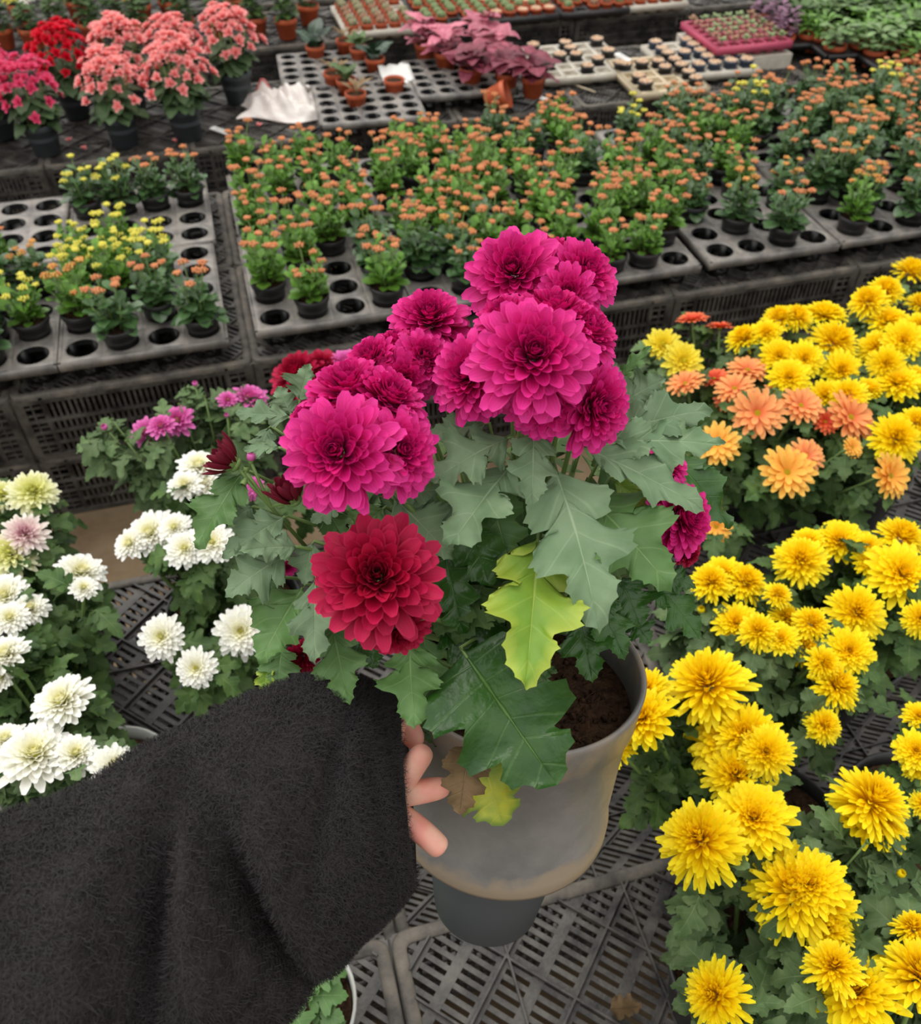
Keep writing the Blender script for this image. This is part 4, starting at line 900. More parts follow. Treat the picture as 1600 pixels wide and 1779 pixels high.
def build_hand():
    V = []; E = []; Rr = []
    def v(u, w, d, r, par=None):
        V.append(tuple(at(u, w, d)-person_loc)); Rr.append(r); i = len(V)-1
        if par is not None: E.append((par, i))
        return i
    wr = v(590, 1380, .600, .022)                        # wrist (root)
    f1 = v(450, 1450, .560, .027, wr); f2 = v(250, 1560, .500, .032, f1); v(60, 1680, .44, .036, f2)
    p1 = v(630, 1372, .606, .020, wr)
    pm = v(662, 1362, .606, .018, p1)
    # finger pointing up over the rim (index), middle, ring, little, thumb
    def fin(pts, par):
        q = par
        for (u, w, d, r) in pts: q = v(u, w, d, r, q)
    fin([(672, 1300, .600, .0098), (688, 1250, .600, .0095), (700, 1248, .604, .0092), (714, 1272, .608, .0086), (726, 1298, .612, .0078)], pm)     # index, bent over the rim
    fin([(683, 1372, .592, .0105), (704, 1352, .585, .0094), (724, 1322, .580, .0088), (744, 1296, .578, .0080)], pm)    # middle
    fin([(686, 1388, .594, .0105), (712, 1378, .588, .0090), (748, 1372, .588, .0084), (785, 1365, .590, .0070)], pm)   # ring
    fin([(682, 1408, .594, .0100), (710, 1426, .588, .0088), (740, 1450, .586, .0088), (770, 1479, .590, .0082)], pm)    # little
    fin([(640, 1300, .640, .012), (660, 1260, .665, .0100), (690, 1215, .675, .0085)], p1)                          # thumb behind the leaves
    me = bpy.data.meshes.new('body'); me.from_pydata(V, E, []); me.materials.append(skin)
    o = obj('body', me, person)
    sk = o.modifiers.new('skin', 'SKIN'); sk.use_smooth_shade = True; sk.branch_smoothing = .4
    for i, q in enumerate(me.skin_vertices[0].data): q.radius = (Rr[i], Rr[i]); q.use_root = (i == 0)
    sb = o.modifiers.new('sub', 'SUBSURF'); sb.levels = 3; sb.render_levels = 3
    return o
hand = build_hand()
nailm = mat_plain('fingernail', srgb(236, 190, 176), .22, .6)
def nail_at(u, w, d, ud, wd, zn, rr, s=.0046):
    zn = nrm(zn); c = at(u, w, d)+zn*rr; y = nrm(at(ud, wd, d)-at(u, w, d)); R = frame_yz(y, zn); mb = MB(); V = []; F = []
    for i in range(7):
        for j in range(7):
            t = i/6; x = (j/6*2-1)*math.sqrt(max(.05, 1-max(0, (t-.6)/.42)**2)); V.append((x*s, (t-.5)*s*2.2, -x*x*s*.55+.0002))
    for i in range(6):
        for j in range(6): F.append((i*7+j, i*7+j+1, (i+1)*7+j+1, (i+1)*7+j))
    mb.add(np.array(V) @ R.T, F)
    o = obj('fingernail', mb.mesh('fingernail', nailm), hand, loc=c-person_loc); so = o.modifiers.new('thick', 'SOLIDIFY'); so.thickness = .0006
nail_at(760, 1469, .590, 776, 1486, -Rv*.6-Uv*.8+Fv*.05, .0050, .0040)

# sleeve: loft of closed sections from the cuff towards the elbow, with folds
sleeve_mat = mat_plain('black_wool', srgb(33, 31, 32), .95, .12, bump=1.0, bscale=420, col2=srgb(60, 57, 56), var=.2, vscale=60)
fuzz_mat = mat_plain('black_wool_fuzz', srgb(56, 54, 55), .9, .2)
SEC = [  # upper edge px, lower edge px, depth of axis, thickness ratio
    ((694, 1218), (720, 1532), .598, .50), ((670, 1202), (700, 1562), .592, .56), ((636, 1184), (668, 1592), .582, .60), ((585, 1172), (632, 1628), .568, .62), ((520, 1180), (585, 1675), .552, .62),
    ((440, 1208), (530, 1740), .534, .62), ((350, 1248), (460, 1810), .514, .60), ((262, 1292), (385, 1880), .494, .58), ((170, 1350), (300, 1950), .474, .56), ((60, 1402), (190, 2010), .452, .56),
    ((-80, 1430), (50, 2080), .43, .56), ((-260, 1470), (-120, 2150), .40, .56)]
def sleeve_surf(nu=150, nv=150):
    S = np.array([[a[0], a[1], b[0], b[1], d, t] for a, b, d, t in SEC], float); n = len(S)
    def interp(f):
        x = f*(n-1); i = int(min(max(math.floor(x), 0), n-2)); t = x-i
        p0, p1, p2, p3 = S[max(i-1, 0)], S[i], S[i+1], S[min(i+2, n-1)]
        return .5*((2*p1)+(-p0+p2)*t+(2*p0-5*p1+4*p2-p3)*t*t+(-p0+3*p1-3*p2+p3)*t**3)
    V = np.zeros((nu+1, nv, 3))
    for i in range(nu+1):
        q = interp(i/nu); a = at(q[0], q[1], q[4]); b = at(q[2], q[3], q[4]); c = (a+b)/2; h = (a-b)/2; R_ = np.linalg.norm(h); hn = h/R_
        fx = nrm(np.cross(np.cross(hn, -Fv), hn))
        for j in range(nv):
            th = 2*PI*j/nv; ca, sa = math.cos(th), math.sin(th)
            f = i/nu
            # folds: ridges wrapping the arm, deeper towards the elbow
            g = 0.0
            def fold(f0, t0, lf, lt, amp, sl=0.0):
                dt = (th-t0+PI) % (2*PI)-PI; x = (f-f0-sl*dt)/lf; y = dt/lt
                return amp*math.exp(-x*x-y*y)
            g += fold(.475, 1.95, .034, 1.0, -.75, -.06)+fold(.40, 1.8, .045, 1.0, .16, -.05)
            g += fold(.56, 1.6, .05, .8, .22, .03)+fold(.655, 1.55, .035, .8, -.40, .10)+fold(.74, 1.3, .06, .8, .20, .10)
            g += fold(.29, 1.2, .035, .7, -.16, .12)+fold(.20, 1.6, .035, .8, .10, -.04)+fold(.13, 2.0, .025, .8, -.12, -.03)
            g += .022*math.sin(31*f+3*th)+.018*math.sin(17*f-5*th+1)+.012*math.sin(57*f+7*th)
            V[i, j] = c+hn*R_*ca*(1+g*.3)+fx*R_*q[5]*sa*(1+g*1.1)
    return V
SV = sleeve_surf()
nu, nv = SV.shape[0]-1, SV.shape[1]
# cuff roll inwards
roll = []
for k, (s_, bck) in enumerate(((.97, .0015), (.92, .0005), (.86, -.006), (.82, -.02), (.78, -.05))):
    c = SV[0].mean(0); dirn = nrm(SV[0].mean(0)-SV[3].mean(0)); roll.append(c+(SV[0]-c)*s_+dirn*bck)
ALLV = np.concatenate([np.array(roll[::-1]), SV], 0); m0 = len(roll)
Fs = [(i*nv+j, i*nv+(j+1) % nv, (i+1)*nv+(j+1) % nv, (i+1)*nv+j) for i in range(ALLV.shape[0]-1) for j in range(nv)]
Fs.append(tuple((ALLV.shape[0]-1)*nv+j for j in range(nv)))
mb = MB(); mb.add(ALLV.reshape(-1, 3)-person_loc, [f[::-1] for f in Fs])
sleeve = obj('sleeve', mb.mesh('sleeve', sleeve_mat), person, label='fuzzy black wool sleeve')
# wool fuzz: short curved fibres standing off the sleeve
NF = 85000
ii = rng.uniform(0, nu*.86, NF); jj = rng.uniform(0, nv, NF); i0 = np.floor(ii).astype(int); j0 = np.floor(jj).astype(int) % nv
fi = (ii-i0)[:, None]; fj = (jj-np.floor(jj))[:, None]; j1 = (j0+1) % nv
P = (SV[i0, j0]*(1-fi)+SV[i0+1, j0]*fi)*(1-fj)+(SV[i0, j1]*(1-fi)+SV[i0+1, j1]*fi)*fj
Tu = SV[i0+1, j0]-SV[i0, j0]; Tv = SV[i0, j1]-SV[i0, j0]; N = np.cross(Tu, Tv); N /= np.linalg.norm(N, axis=1, keepdims=True)
cen = SV.mean(1)[i0]; sg = np.sign(((P-cen)*N).sum(1))[:, None]; N *= sg
keep = (N @ -Fv) > -.45
P, N = P[keep], N[keep]; n = len(P)
D1 = rng.normal(0, 1, (n, 3)); D1 -= N*(D1*N).sum(1, keepdims=True); D1 /= np.linalg.norm(D1, axis=1, keepdims=True)
Wd = np.cross(N, D1); ln = rng.uniform(.0025, .006, (n, 1)); wd = .00016
a = P-N*.0004; m_ = P+(N*.55+D1*.35)*ln; t = P+(N*.65+D1*1.1)*ln
Vf = np.stack([a-Wd*wd, a+Wd*wd, m_-Wd*wd*.8, m_+Wd*wd*.8, t], 1).reshape(-1, 3)-person_loc
idx = np.arange(n)*5
me = bpy.data.meshes.new('sleeve_fuzz')
faces = [f for k in idx.tolist() for f in ((k, k+1, k+3, k+2), (k+2, k+3, k+4))]
me.from_pydata(Vf.tolist(), [], faces); me.materials.append(fuzz_mat)
obj('wool_fuzz', me, sleeve, kind='stuff')

# ------------------------------------------------------------------ back bench: begonias
GP = pot_mesh(0.055, 0.10, M['greypot'], 'pot', 32, rim=.012, taper=.72); GS = soil_mesh(.05, .088)
M['beg_leaf'] = mat_leaf('begonia_leaf', srgb(88, 112, 74), srgb(120, 142, 104), srgb(66, 94, 56), .5, .4, bump=0)
BC = {'hotpink': mat_petal('hot_pink_begonia', srgb(206, 40, 84), srgb(226, 66, 112), srgb(236, 92, 134), varv=.2), 'red': mat_petal('red_begonia', srgb(180, 0, 24), srgb(214, 8, 38), srgb(222, 20, 54), varv=.2),
      'salmon': mat_petal('salmon_begonia', srgb(232, 100, 106), srgb(246, 138, 138), srgb(252, 180, 176), varv=.25)}
def rosette(mb, c, ax, r, n=13):
    R = frame_z(ax, random.uniform(0, 6))
    for i in range(n):
        t = (i+.5)/n
        V, F, A = petal_block(r*(.45+.5*t), r*.30, .3+1.1*t-.3, .3+1.1*t+.1, (r*.06, r*.15*(1-t)), i*GA, cup=.5, ns=3, nw=2, rnd=random.random())
        mb.add(V @ R.T+np.asarray(c), F, A)
def begonia(x, y, col, label, s=1.0, H_=.18, nfl=58, spread=.088):
    root = obj('potted_begonia', None, loc=(x, y, TOP), R=rotz(0), label=uniq(label), cat='plant', group='begonias on the far left bench', scale=s)
    obj('pot', GP, root); obj('soil', GS, root)
    fo = MB(); fl = MB()
    for i in range(60):
        a = i*GA; q = .01+.075*math.sqrt(random.random()); h = random.uniform(.10, H_+.02)
        d = nrm((math.cos(a), math.sin(a), random.uniform(-.4, .3)))
        add_leaf(fo, T_BEG, (q*.6*math.cos(a), q*.6*math.sin(a), h), d, np.array([0, 0, 1.0])+d*.4, random.uniform(.04, .06), 1.1, droop=.4, cup=.15, wave=.05)
    for i in range(nfl):
        t = (i+.5)/nfl; a = i*GA; q = spread*math.sqrt(t)*(1+random.uniform(-.1, .25)); h = H_+.085-.09*t*t*1.2+random.uniform(-.02, .02)
        rosette(fl, (q*math.cos(a), q*math.sin(a), h), (math.cos(a)*t, math.sin(a)*t-.2, .8), random.uniform(.018, .026))
    st = MB()
    for i in range(8):
        a = i*GA; st.tube([(0.01*math.cos(a), .01*math.sin(a), .085), (.05*math.cos(a), .05*math.sin(a), H_), (.06*math.cos(a), .06*math.sin(a), H_+.05)], [.003, .0025, .002], 5)
    obj('foliage', fo.mesh('foliage', M['beg_leaf']), root); obj('stems', st.mesh('stems', M['stem']), root); obj('flower_cluster', fl.mesh('flower_cluster', BC[col]), root, kind='stuff')
    for e in (-1, 1):
        s2 = MB(); s2.tube([(e*.02, -.035, .08), (e*.024, -.042, H_+.03)], .002, 6); obj('support_stick', s2.mesh('support_stick', M['woody']), root)
random.seed(3)
for (x, y, c, lb) in ((-.515, 2.99, 'hotpink', 'hot pink begonia in a grey pot, leftmost on the front edge of its bench'), (-.28, 2.99, 'salmon', 'salmon begonia in a grey pot, second along the front edge'),
                      (-.085, 2.99, 'salmon', 'salmon begonia in a grey pot, beside the small white label'), (.10, 3.25, 'salmon', 'salmon begonia at the back, just left of the plastic bag'),
                      (-.43, 3.26, 'red', 'deep red begonia, the only red one'), (-.25, 3.24, 'salmon', 'salmon begonia behind, right of the red one'), (-.08, 3.28, 'salmon', 'salmon begonia behind, near the centre of the group'),
                      (-.66, 3.16, 'hotpink', 'hot pink begonia cut by the left edge, behind the front one'), (-.76, 2.98, 'hotpink', 'hot pink begonia beyond the left edge')):
    begonia(x, y, c, lb, random.uniform(.95, 1.05))
# ---- small terracotta-potted plants
TP = pot_mesh(0.045, 0.075, M['terracotta'], 'pot', 24, rim=.012); TS = soil_mesh(.04, .064)
def bushy(seed, mat, n, r, h0, h1, tpl, L, W=1.0, up=.5):
    random.seed(seed); mb = MB()
    for i in range(n):
        a = i*GA; q = r*math.sqrt(random.random()); h = random.uniform(h0, h1)
        d = nrm((math.cos(a), math.sin(a), random.uniform(up-.5, up+.5)))
        add_leaf(mb, tpl, (q*.6*math.cos(a), q*.6*math.sin(a), h), d, np.array([0, 0, 1.0])-d*.3, random.uniform(*L), W, droop=.35, cup=.15, wave=.04)
    return mb.mesh('foliage', mat)
GERF = [bushy(300+k, M['folA'], 60, .05, .06, .15, T_BEG, (.025, .04)) for k in range(2)]
def umbel(seed, mat):
    random.seed(seed); mb = MB()
    for i in range(16): 
        t = (i+.5)/16; a = i*GA; q = .024*math.sqrt(t); rosette(mb, (q*math.cos(a), q*math.sin(a), .012-.012*t), (math.cos(a)*t, math.sin(a)*t, .7), .011, 6)
    return mb.mesh('flower_cluster', mat)
UM = {'white': umbel(1, mat_petal('white_umbel', srgb(236, 236, 220), srgb(240, 240, 230), srgb(242, 242, 234), varv=.05)), 'red': umbel(2, mat_petal('red_umbel', srgb(210, 40, 20), srgb(226, 56, 30), srgb(230, 70, 40))),
      'orange': umbel(3, mat_petal('orange_umbel', srgb(226, 96, 30), srgb(232, 112, 40), srgb(236, 130, 60))), 'yellow': umbel(4, M['kal_yellow'])}
UMW = {'white': 'white', 'red': 'scarlet', 'orange': 'orange', 'yellow': 'yellow'}
def umbel_plant(px, py, cols, label, s=1.0):
    w = on(px, py, TOP); root = obj('potted_flowering_plant', None, loc=w, label=uniq(label), cat='plant', group='small flowering plants in terracotta pots', R=rotz(random.uniform(0, 6)), scale=s)
    obj('pot', TP, root); obj('soil', TS, root); obj('foliage', random.choice(GERF), root)
    for i, c in enumerate(cols):
        a = i*GA+.5; obj('flower_cluster', UM[c], root, loc=(.045*math.cos(a), .045*math.sin(a), .16+.02*random.random()), R=rotz(0), scale=random.uniform(.9, 1.3))
random.seed(21)
for (px, py, cols, lb) in ((12, 84, ['white', 'white'], 'white-flowered plant in a terracotta pot at the left edge, back row'), (62, 84, ['white', 'white', 'yellow'], 'white-flowered terracotta pot above the red begonia'),
    (110, 70, ['red', 'red', 'white'], 'red-and-white flowered terracotta pot above the salmon begonia'), (165, 74, ['white', 'white', 'white'], 'white-flowered terracotta pot, fourth from the left in the back row'),
    (205, 60, ['orange', 'yellow'], 'orange-flowered terracotta pot in the back row'), (245, 72, ['white', 'orange'], 'white and orange flowered terracotta pot behind the salmon blooms'), (250, 42, ['white', 'white'], 'white-flowered terracotta pot at the top edge'),
    (325, 70, ['red', 'orange', 'white'], 'mixed scarlet and white plant behind the salmon begonias'), (385, 68, ['orange', 'red', 'orange'], 'orange and scarlet plant above the rightmost salmon begonia'),
    (448, 64, ['yellow', 'yellow', 'red'], 'yellow-flowered terracotta pot beside the scarlet one'), (500, 66, ['red', 'red'], 'scarlet-flowered terracotta pot, second from the right of its row'), (538, 42, ['white'], 'single white bloom in a terracotta pot, rightmost of its row'),
    (40, 40, ['white', 'yellow'], 'white plant at the top left corner'), (140, 34, ['white', 'white', 'white'], 'white plant at the top edge above the begonias'), (300, 34, ['white', 'red'], 'small plant at the top edge, white and red'), (410, 30, ['red', 'yellow', 'orange'], 'small plant at the top edge with scarlet and yellow blooms')):
    umbel_plant(px, py, cols, lb)

# ---- tray of terracotta pots with a few alocasias
T3 = tray_mesh(5, 5, .066, .026, .05); T3z = TOP+.055
def tray_at(px, py, mesh, z, label, group='trays on the far benches', rot=0.0, name='plant_tray', off=(0, 0)):
    w = on(px, py, z); return obj(name, mesh, loc=w+np.array([off[0], off[1], 0]), R=rotz(rot), label=uniq(label), cat='tray', group=group)
tray_at(638, 175, T3, T3z, 'grey holed tray holding terracotta pots, right of the plastic bag, front one', rot=-.06)
tray_at(570, 118, T3, T3z, 'grey holed tray holding terracotta pots, right of the plastic bag, rear one', rot=-.06)
tray_at(795, 130, T3, T3z, 'grey holed tray under the pink-leaved plants', rot=-.04)
M['alo'] = mat_leaf('alocasia_leaf', srgb(36, 66, 44), srgb(170, 190, 160), srgb(28, 56, 36), .35, .5, bump=0)
M['pinkleaf'] = mat_leaf('pink_leaf', srgb(206, 124, 140), srgb(160, 80, 100), srgb(176, 88, 110), .5, .4, bump=0)
M['maroonleaf'] = mat_leaf('maroon_leaf', srgb(140, 60, 78), srgb(196, 116, 132), srgb(110, 44, 60), .5, .4, bump=0)
M['tanleaf'] = mat_leaf('dry_leaf', srgb(150, 128, 96), srgb(170, 150, 120), srgb(120, 100, 74), .8, .2, bump=0)
def tpot(px, py, fol, label, z=T3z-.02, s=.78, tilt=None):
    w = on(px, py, z); R = rotz(random.uniform(0, 6)) if tilt is None else tilt
    root = obj('terracotta_potted_plant', None, loc=w, label=uniq(label), cat='plant', group='terracotta pots on the begonia bench', R=R, scale=s)
    obj('pot', TP, root); obj('soil', TS, root)
    if fol is not None: obj('foliage', fol, root)
ALO = bushy(401, M['alo'], 4, .02, .07, .12, T_BEG, (.08, .10), 1.0, .9); TANF = bushy(402, M['tanleaf'], 9, .03, .07, .10, T_LAN, (.05, .09), 1.2, .9)
MIX = bushy(403, M['folB'], 7, .03, .07, .10, T_BEG, (.05, .07), .8, 1.0)
PK = [bushy(410+k, M['pinkleaf' if k != 1 else 'maroonleaf'], 22, .05, .07, .16, T_BEG, (.06, .09), .95, .5) for k in range(3)]
random.seed(31)
for a in ((550, 108, ALO, 'alocasia with pale-veined dark leaves, leftmost in the terracotta tray'), (602, 98, TANF, 'half-dry plant in a terracotta pot at the back of the tray'), (626, 112, MIX, 'terracotta pot with upright grey-green leaves beside the alocasia'),
          (653, 130, ALO, 'alocasia in a terracotta pot in front of the white sheet'), (582, 156, TANF, 'terracotta pot with dry stalks, left side of the tray'), (604, 168, MIX, 'terracotta pot with a few leaves in the middle of the tray'),
          (620, 192, TANF, 'terracotta pot with dry stalks, frontmost in the tray'), (686, 168, None, 'bare terracotta pot standing before the white sheet')): tpot(*a[:3], a[3])
for a in ((740, 108, PK[0], 'pink-leaved plant, leftmost of its group'), (775, 124, PK[0], 'pink-leaved plant in the middle of the group'), (842, 96, PK[2], 'pink-leaved plant at the back of the group'), (818, 152, PK[1], 'maroon-leaved plant beside the tipped pot'),
          (880, 160, PK[1], 'maroon-leaved plant, largest of its group'), (925, 168, PK[1], 'maroon-leaved plant in terracotta, rightmost of its group'), (860, 125, PK[2], 'pink-leaved plant behind the maroon ones')): tpot(*a[:3], a[3], s=.9)
w = on(846, 176, TOP+.04); o = obj('terracotta_pot', None, loc=w, R=frame_z((.75, -.35, .35)) , label='empty-looking terracotta pot lying tipped on its side under the maroon leaves', cat='pot'); obj('body', TP, o)
# plastic bag
mb = MB(); n1, n2 = 34, 26; V = []; c = on(497, 190, TOP)
for i in range(n1+1):
    for j in range(n2+1):
        u, v = i/n1*2-1, j/n2*2-1; e = max(0, 1-abs(u)**3)*max(0, 1-abs(v)**3)
        h = .075*e*(.6+.4*math.sin(5*u+3*v)*math.cos(6*v-2*u))+.012*math.sin(17*u+9*v)*e+.010*math.sin(27*v-13*u)*e
        V.append((c[0]+u*.135*(1+.12*math.sin(5*v))+.02*v, c[1]+v*.10*(1+.2*math.sin(4*u+1))-.05*u, TOP+.004+max(0, h)))
F = [(i*(n2+1)+j, i*(n2+1)+j+1, (i+1)*(n2+1)+j+1, (i+1)*(n2+1)+j) for i in range(n1) for j in range(n2)]
Vb = [(p[0], p[1], TOP+.002) for p in V]; k = len(V)
mb.add(V, [f[::-1] for f in F]); mb.add(Vb, F)
bag = obj('plastic_bag', mb.mesh('plastic_bag', M['bag']), label='crumpled translucent white plastic bag lying on the bench right of the begonias', cat='bag')
mb = MB(); V2 = np.array(V).reshape(n1+1, n2+1, 3); mb.tube([V2[i, 17]+(0, 0, .0015) for i in range(4, 20)], .0035, 4); obj('printed_stripe', mb.mesh('printed_stripe', M['ink']), bag, label='faded pink printed stripe')
# white sheet
mb = MB(); V = [(x*.055, y*.06, .004*math.sin(9*x*y+3*y)+.03*max(0, .3+.5*y)) for y in np.linspace(-1, 1, 9) for x in np.linspace(-1, 1, 9)]
mb.add(V, [(i*9+j, i*9+j+1, (i+1)*9+j+1, (i+1)*9+j) for i in range(8) for j in range(8)])
o = obj('white_sheet', mb.mesh('white_sheet', M['paper']), loc=on(690, 135, TOP+.055), label='white paper sheet leaning behind the bare terracotta pot', cat='paper'); so = o.modifiers.new('t', 'SOLIDIFY'); so.thickness = .001
# plant labels lying about
def tag_(px, py, z, rot, label, s=1.0):
    w = on(px, py, z); mb = MB(); r = .012*s; L = .075*s
    P = [(L/2, -r), (L/2+.006, 0), (L/2, r), (-L/2, r), (-L/2-.004, r*.6), (-L/2-.004, -r*.6), (-L/2, -r)]
    n = len(P); V = [(x, y, .0) for x, y in P]+[(x, y, .0012) for x, y in P]
    mb.add(V, [tuple(range(n-1, -1, -1)), tuple(range(n, 2*n))]+[(i, (i+1) % n, n+(i+1) % n, n+i) for i in range(n)])
    for k in range(4): mb.box((-L*.25+k*L*.15, 0, .0014), (.004*s, r*1.1, .0004), m=1)
    obj('plant_label', mb.mesh('plant_label', [M['paper'], M['darkprint']], False), loc=w+np.array([0, 0, .002]), R=rotz(rot), label=label, cat='label')
tag_(383, 228, TOP, -.9, 'white plastic label lying left of the bag, near the bench edge')
tag_(723, 178, TOP, -.8, 'white plastic label lying right of the terracotta tray')
tag_(935, 170, TOP, -.9, 'pale label under the maroon-leaved plants')
tag_(1082, 100, TOP+.09, -1.4, 'upright white label stuck in the cream tray of cacti')
tag_(1475, 102, TOP, -.7, 'small pale label alone on the crates at the upper right')
# fallen petals and leaf on crates
petm = BC['salmon']
for (px, py, lb) in ((122, 248, 'fallen pink petal between the first two begonia pots'), (148, 262, 'fallen pink petals by the bench edge'), (450, 222, 'single fallen pink petal left of the bag'), (140, 208, 'fallen salmon petals behind the second begonia'), (305, 250, 'fallen orange petal before the third begonia')):
    mb = MB(); rosette(mb, (0, 0, 0.003), (0, 0, 1), .016, 5); obj('fallen_petals', mb.mesh('fallen_petals', petm), loc=on(px, py, TOP)+np.array([0, 0, .002]), label=lb, cat='petals')
mb = MB(); add_leaf(mb, T_BROAD, (0, 0, 0), (1, -.3, 0), (0, 0, 1), .035, 1.0, droop=-.5, cup=.9, wave=.12); obj('dry_leaf', mb.mesh('dry_leaf', M['brown']), loc=on(1058, 1755, TOP)+np.array([0, 0, .004]), label='curled brown dry leaf on the nearest crate', cat='leaf')
mb = MB(); mb.tube([(0, 0, .004), (.09, -.16, .004)], .003, 6); obj('bamboo_stick', mb.mesh('bamboo_stick', M['foam_tan']), loc=on(965, 138, TOP), label='thin bamboo stick lying on the crates right of the maroon leaves', cat='stick')

# ---- white trays with small cactus pots (right part of the begonia bench)
def foam_tray(nx, ny, p, mat, hh=.035):
    mb = MB(); w, d = nx*p, ny*p
    for i in range(nx+1): mb.box((-w/2+i*p, 0, -.004), (p*.22, d+p*.2, .008))
    for j in range(ny+1): mb.box((0, -d/2+j*p, -.004), (w+p*.2, p*.22, .0079))
    for i in range(nx):
        for j in range(ny): mb.lathe([(p*.44, -.002), (p*.40, -hh), (0, -hh)], 12, c=(-w/2+p*(i+.5), -d/2+p*(j+.5), 0))
    for sg in (1, -1):
        mb.box((0, sg*(d/2+p*.1), -.012), (w+p*.25, .006, .024)); mb.box((sg*(w/2+p*.1), 0, -.012), (.006, d+p*.25, .024))
    return mb.mesh('tray', mat)
SP = {'dark': pot_mesh(.026, .045, M['blackpot'], 'pot', 18, rim=.005), 'slate': pot_mesh(.026, .045, M['slate_pot'], 'pot', 18, rim=.005), 'terra': pot_mesh(.028, .045, M['terracotta'], 'pot', 18, rim=.006)}
def pebbles(seed):
    random.seed(seed); mb = MB(); mb.lathe([(0, .040), (.024, .040)], 14)
    for i in range(26):
        t = (i+.5)/26; q = .021*math.sqrt(t); a = i*GA; mb.blob((q*math.cos(a), q*math.sin(a), .043+random.uniform(0, .004)), random.uniform(.003, .005), 6, 4)
    return mb
PEB = [pebbles(k).mesh('pebble_top', mat_plain('tan_pebbles', srgb(196, 150, 112), .8, .2, col2=srgb(232, 214, 190), var=.08, vscale=150)) for k in (1, 2)]
def cactus(seed, mat):
    random.seed(seed); mb = MB()
    for i in range(9):
        a = i*GA; q = .016*math.sqrt((i+.5)/9); mb.blob((q*math.cos(a), q*math.sin(a), .050+.008*(1-q/.016)), (.0075, .0075, .013), 8, 6, jitter=.06)
    return mb.mesh('succulent', mat)
M['greysuc'] = mat_plain('grey_succulent', srgb(140, 136, 104), .7); M['greensuc'] = mat_plain('green_succulent', srgb(128, 146, 100), .7); M['brownsuc'] = mat_plain('brown_succulent', srgb(150, 116, 90), .8)
SUC = [cactus(5, M['greysuc']), cactus(6, M['greensuc']), cactus(7, M['brownsuc'])]
def small_pots(tx, ty, tz, rot, nx, ny, p, prob, kind, top, what, name='small_potted_succulent', group=None):
    R = rotz(rot)
    for j in range(ny):
        for i in range(nx):
            if random.random() > prob: continue
            q = R @ np.array([-nx*p/2+p*(i+.5), -ny*p/2+p*(j+.5), 0]); s = p/.062*random.uniform(.95, 1.05)
            row = 'front' if j == 0 else ('rearmost' if j == ny-1 else ORD[j])
            o = obj(name, None, loc=(tx+q[0], ty+q[1], tz-.022), R=rotz(random.uniform(0, 6)), scale=s, label=uniq('%s, %s row, %s' % (what, row, 'left column' if i == 0 else 'right column' if i == nx-1 else ORD[i]+' column')), cat='plant', group=group or what)
            obj('pot', SP[kind], o); tops = top if isinstance(top, list) else [top]
            tm = random.choice(tops); obj('pebble_top' if tm in PEB else 'succulent', tm, o)
random.seed(55)
FT1 = foam_tray(5, 5, .062, M['foam']); FT2 = foam_tray(4, 5, .062, M['foam_tan']); FTP = foam_tray(6, 6, .048, M['pinktray'])
def ft(px, py, mesh, rot, label):
    w = on(px, py, TOP+.036); obj('plant_tray', mesh, loc=w, R=rotz(rot), label=uniq(label), cat='tray', group='pale trays of small succulents'); return w
w = ft(1140, 127, FT2, -.03, 'cream tray of cactus pots, frontmost, beside the bench edge'); small_pots(w[0], w[1], w[2], -.03, 4, 5, .062, .55, 'dark', PEB, 'dark pot of tan succulents, cream tray')
w = ft(1000, 103, FT1, -.03, 'white tray of small dark pots right of the maroon leaves'); small_pots(w[0], w[1], w[2], -.03, 5, 5, .062, .5, 'dark', PEB, 'dark pot, white tray by maroon leaves')
w = ft(1215, 98, FT1, -.03, 'white tray of slate-blue pots in front of the pink tray'); small_pots(w[0], w[1], w[2], -.03, 5, 5, .062, .6, 'slate', PEB, 'slate-blue pot of succulents, white tray')
w = on(1275, 72, TOP+.052); mb = MB()
mb.box((0, 0, -.026), (.315, .315, .05)); o = obj('foam_box', mb.mesh('foam_box', M['foam'], False), loc=w-np.array([0, 0, .005]), label='white foam box under the pink seedling tray', cat='box')
w = w+np.array([0, 0, .036]); obj('plant_tray', FTP, loc=w, label=uniq('pink seedling tray on a white foam box at the upper right'), cat='tray', group='pale trays of small succulents')
SEED = []
for k in range(2):
    random.seed(500+k); mb = MB()
    for i in range(7): add_leaf(mb, T_KAL, (0, 0, .006*i/7), nrm((math.cos(i*GA), math.sin(i*GA), .5+.1*i)), (0, 0, 1), .014, 1.3, m=0)
    mb.tube([(0, 0, -.012), (0, 0, .01)], .0015, 5, m=0); SEED.append(mb.mesh('seedling', M['greensuc' if k else 'brownsuc']))
random.seed(61)
for j in range(6):
    for i in range(6):
        obj('seedling', random.choice(SEED), loc=(w[0]-.144+.048*(i+.5), w[1]-.144+.048*(j+.5), w[2]+.008), R=rotz(random.uniform(0, 6)), scale=1.5,
            label=uniq('tiny succulent seedling in the pink tray, %s row, %s column' % (['front', 'second', 'third', 'fourth', 'fifth', 'rearmost'][j], ['left', 'second', 'third', 'fourth', 'fifth', 'right'][i])), cat='plant', group='seedlings in the pink tray')
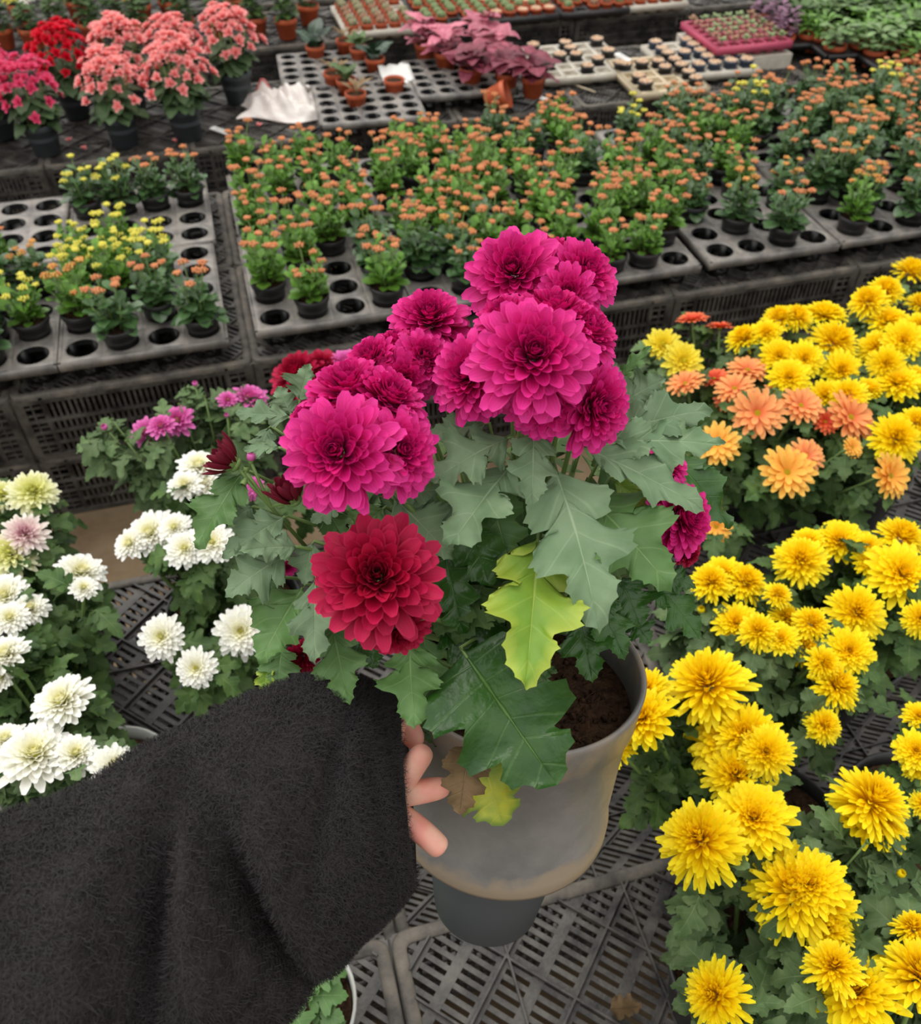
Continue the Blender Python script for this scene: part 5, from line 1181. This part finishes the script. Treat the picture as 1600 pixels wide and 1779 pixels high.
# trays on the far bench
DT = foam_tray(5, 6, .056, M['blackpot']); WT = foam_tray(5, 6, .056, M['foam'])
random.seed(71)
for (px, py, me, kind, tops, what, lab) in ((650, 28, WT, 'terra', [SUC[0], SUC[0], SUC[2]], 'grey cactus in terracotta, first top tray', 'white tray of cactus pots at the top, above the pink leaves'),
        (775, 16, DT, 'terra', [SUC[1]], 'green succulent in terracotta, second top tray', 'dark tray of green succulents at the top edge'),
        (890, 6, DT, 'terra', [PEB[0], SUC[1]], 'pale succulent in terracotta, third top tray', 'dark tray of pale succulents at the top edge'),
        (1010, -4, DT, 'terra', [SUC[1], SUC[2]], 'small succulent in terracotta, fourth top tray', 'dark tray of succulents, fourth along the top edge'),
        (1110, -14, WT, 'terra', [SUC[2]], 'brown succulent in terracotta, fifth top tray', 'pale tray of succulents above the blue crate')):
    w = on(px, py, TOP+.036); obj('plant_tray', me, loc=w, label=uniq(lab), cat='tray', group='trays on the far bench'); small_pots(w[0], w[1], w[2], 0, 5, 6, .056, .92, kind, tops, what)
# terracotta trays with green plants, upper right
GT = tray_mesh(4, 3, .10, .036, .05, [M['tray_under'], M['tray_under']])
M['greyish'] = mat_leaf('pale_leaf', srgb(130, 156, 104), srgb(170, 190, 150), srgb(96, 128, 70), .5, .4, bump=0)
GF = [bushy(430+k, M[('kalG', 'folB', 'greyish', 'kalG')[k % 4]], 46, .05, .07, .14, (T_LAN, T_BEG, T_KAL)[k % 3], (.04, .06), 1.0, .6) for k in range(5)]
M['purple'] = mat_plain('purple_bloom', srgb(150, 110, 140), .7); M['fuchsia'] = mat_plain('dusty_leaf', srgb(128, 110, 96), .7)
GF.append(bushy(440, mat_leaf('mauve_leaf', srgb(150, 110, 136), srgb(170, 130, 150), srgb(120, 90, 108), .6, .3, bump=0), 60, .05, .07, .16, T_KAL, (.025, .035), 1, .6))
random.seed(81)
for t_, (px, py, words) in enumerate(((1405, 50, 'left'), (1492, 66, 'middle'), (1585, 90, 'right'), (1480, 22, 'rear left'), (1575, 38, 'rear right'))):
    w = on(px, py, TOP+.06)
    obj('plant_tray', GT, loc=w, R=rotz(-.08), label=uniq('black holed tray with terracotta pots at the upper right, %s one' % words), cat='tray', group='terracotta trays at the upper right')
    for j in range(3):
        for i in range(4):
            if random.random() < .12: continue
            q = rotz(-.08) @ np.array([-.2+.1*(i+.5), -.15+.1*(j+.5), 0]); f = 5 if (t_ == 0 and i == 0) else random.randint(0, 4)
            o = obj('terracotta_potted_plant', None, loc=(w[0]+q[0], w[1]+q[1], TOP+.012), R=rotz(random.uniform(0, 6)), scale=.92,
                    label=uniq('%s potted plant, %s upper-right tray, %s row, %s column' % (('green', 'pale green', 'grassy green', 'bright green', 'green', 'mauve-leaved')[f], words, ['front', 'middle', 'rear'][j], ['left', 'second', 'third', 'right'][i])), cat='plant', group='terracotta-potted plants at the upper right')
            obj('pot', TP, o); obj('soil', TS, o); obj('foliage', GF[f], o)
# white pot and foliage beneath the sleeve, lower edge
random.seed(91)
w = on(540, 1700, TOP+.12); root = obj('potted_seedling', None, loc=(w[0]-.03, w[1]-.02, TOP), label='white round pot with small green leaves, peeking out under the sleeve', cat='plant')
obj('pot', big_pot(.075, .12, M['whitepot']), root); obj('soil', soil_mesh(.07, .10), root)
obj('foliage', bushy(450, M['green'], 26, .06, .10, .15, T_LO, (.03, .05), 1.1, .3), root)
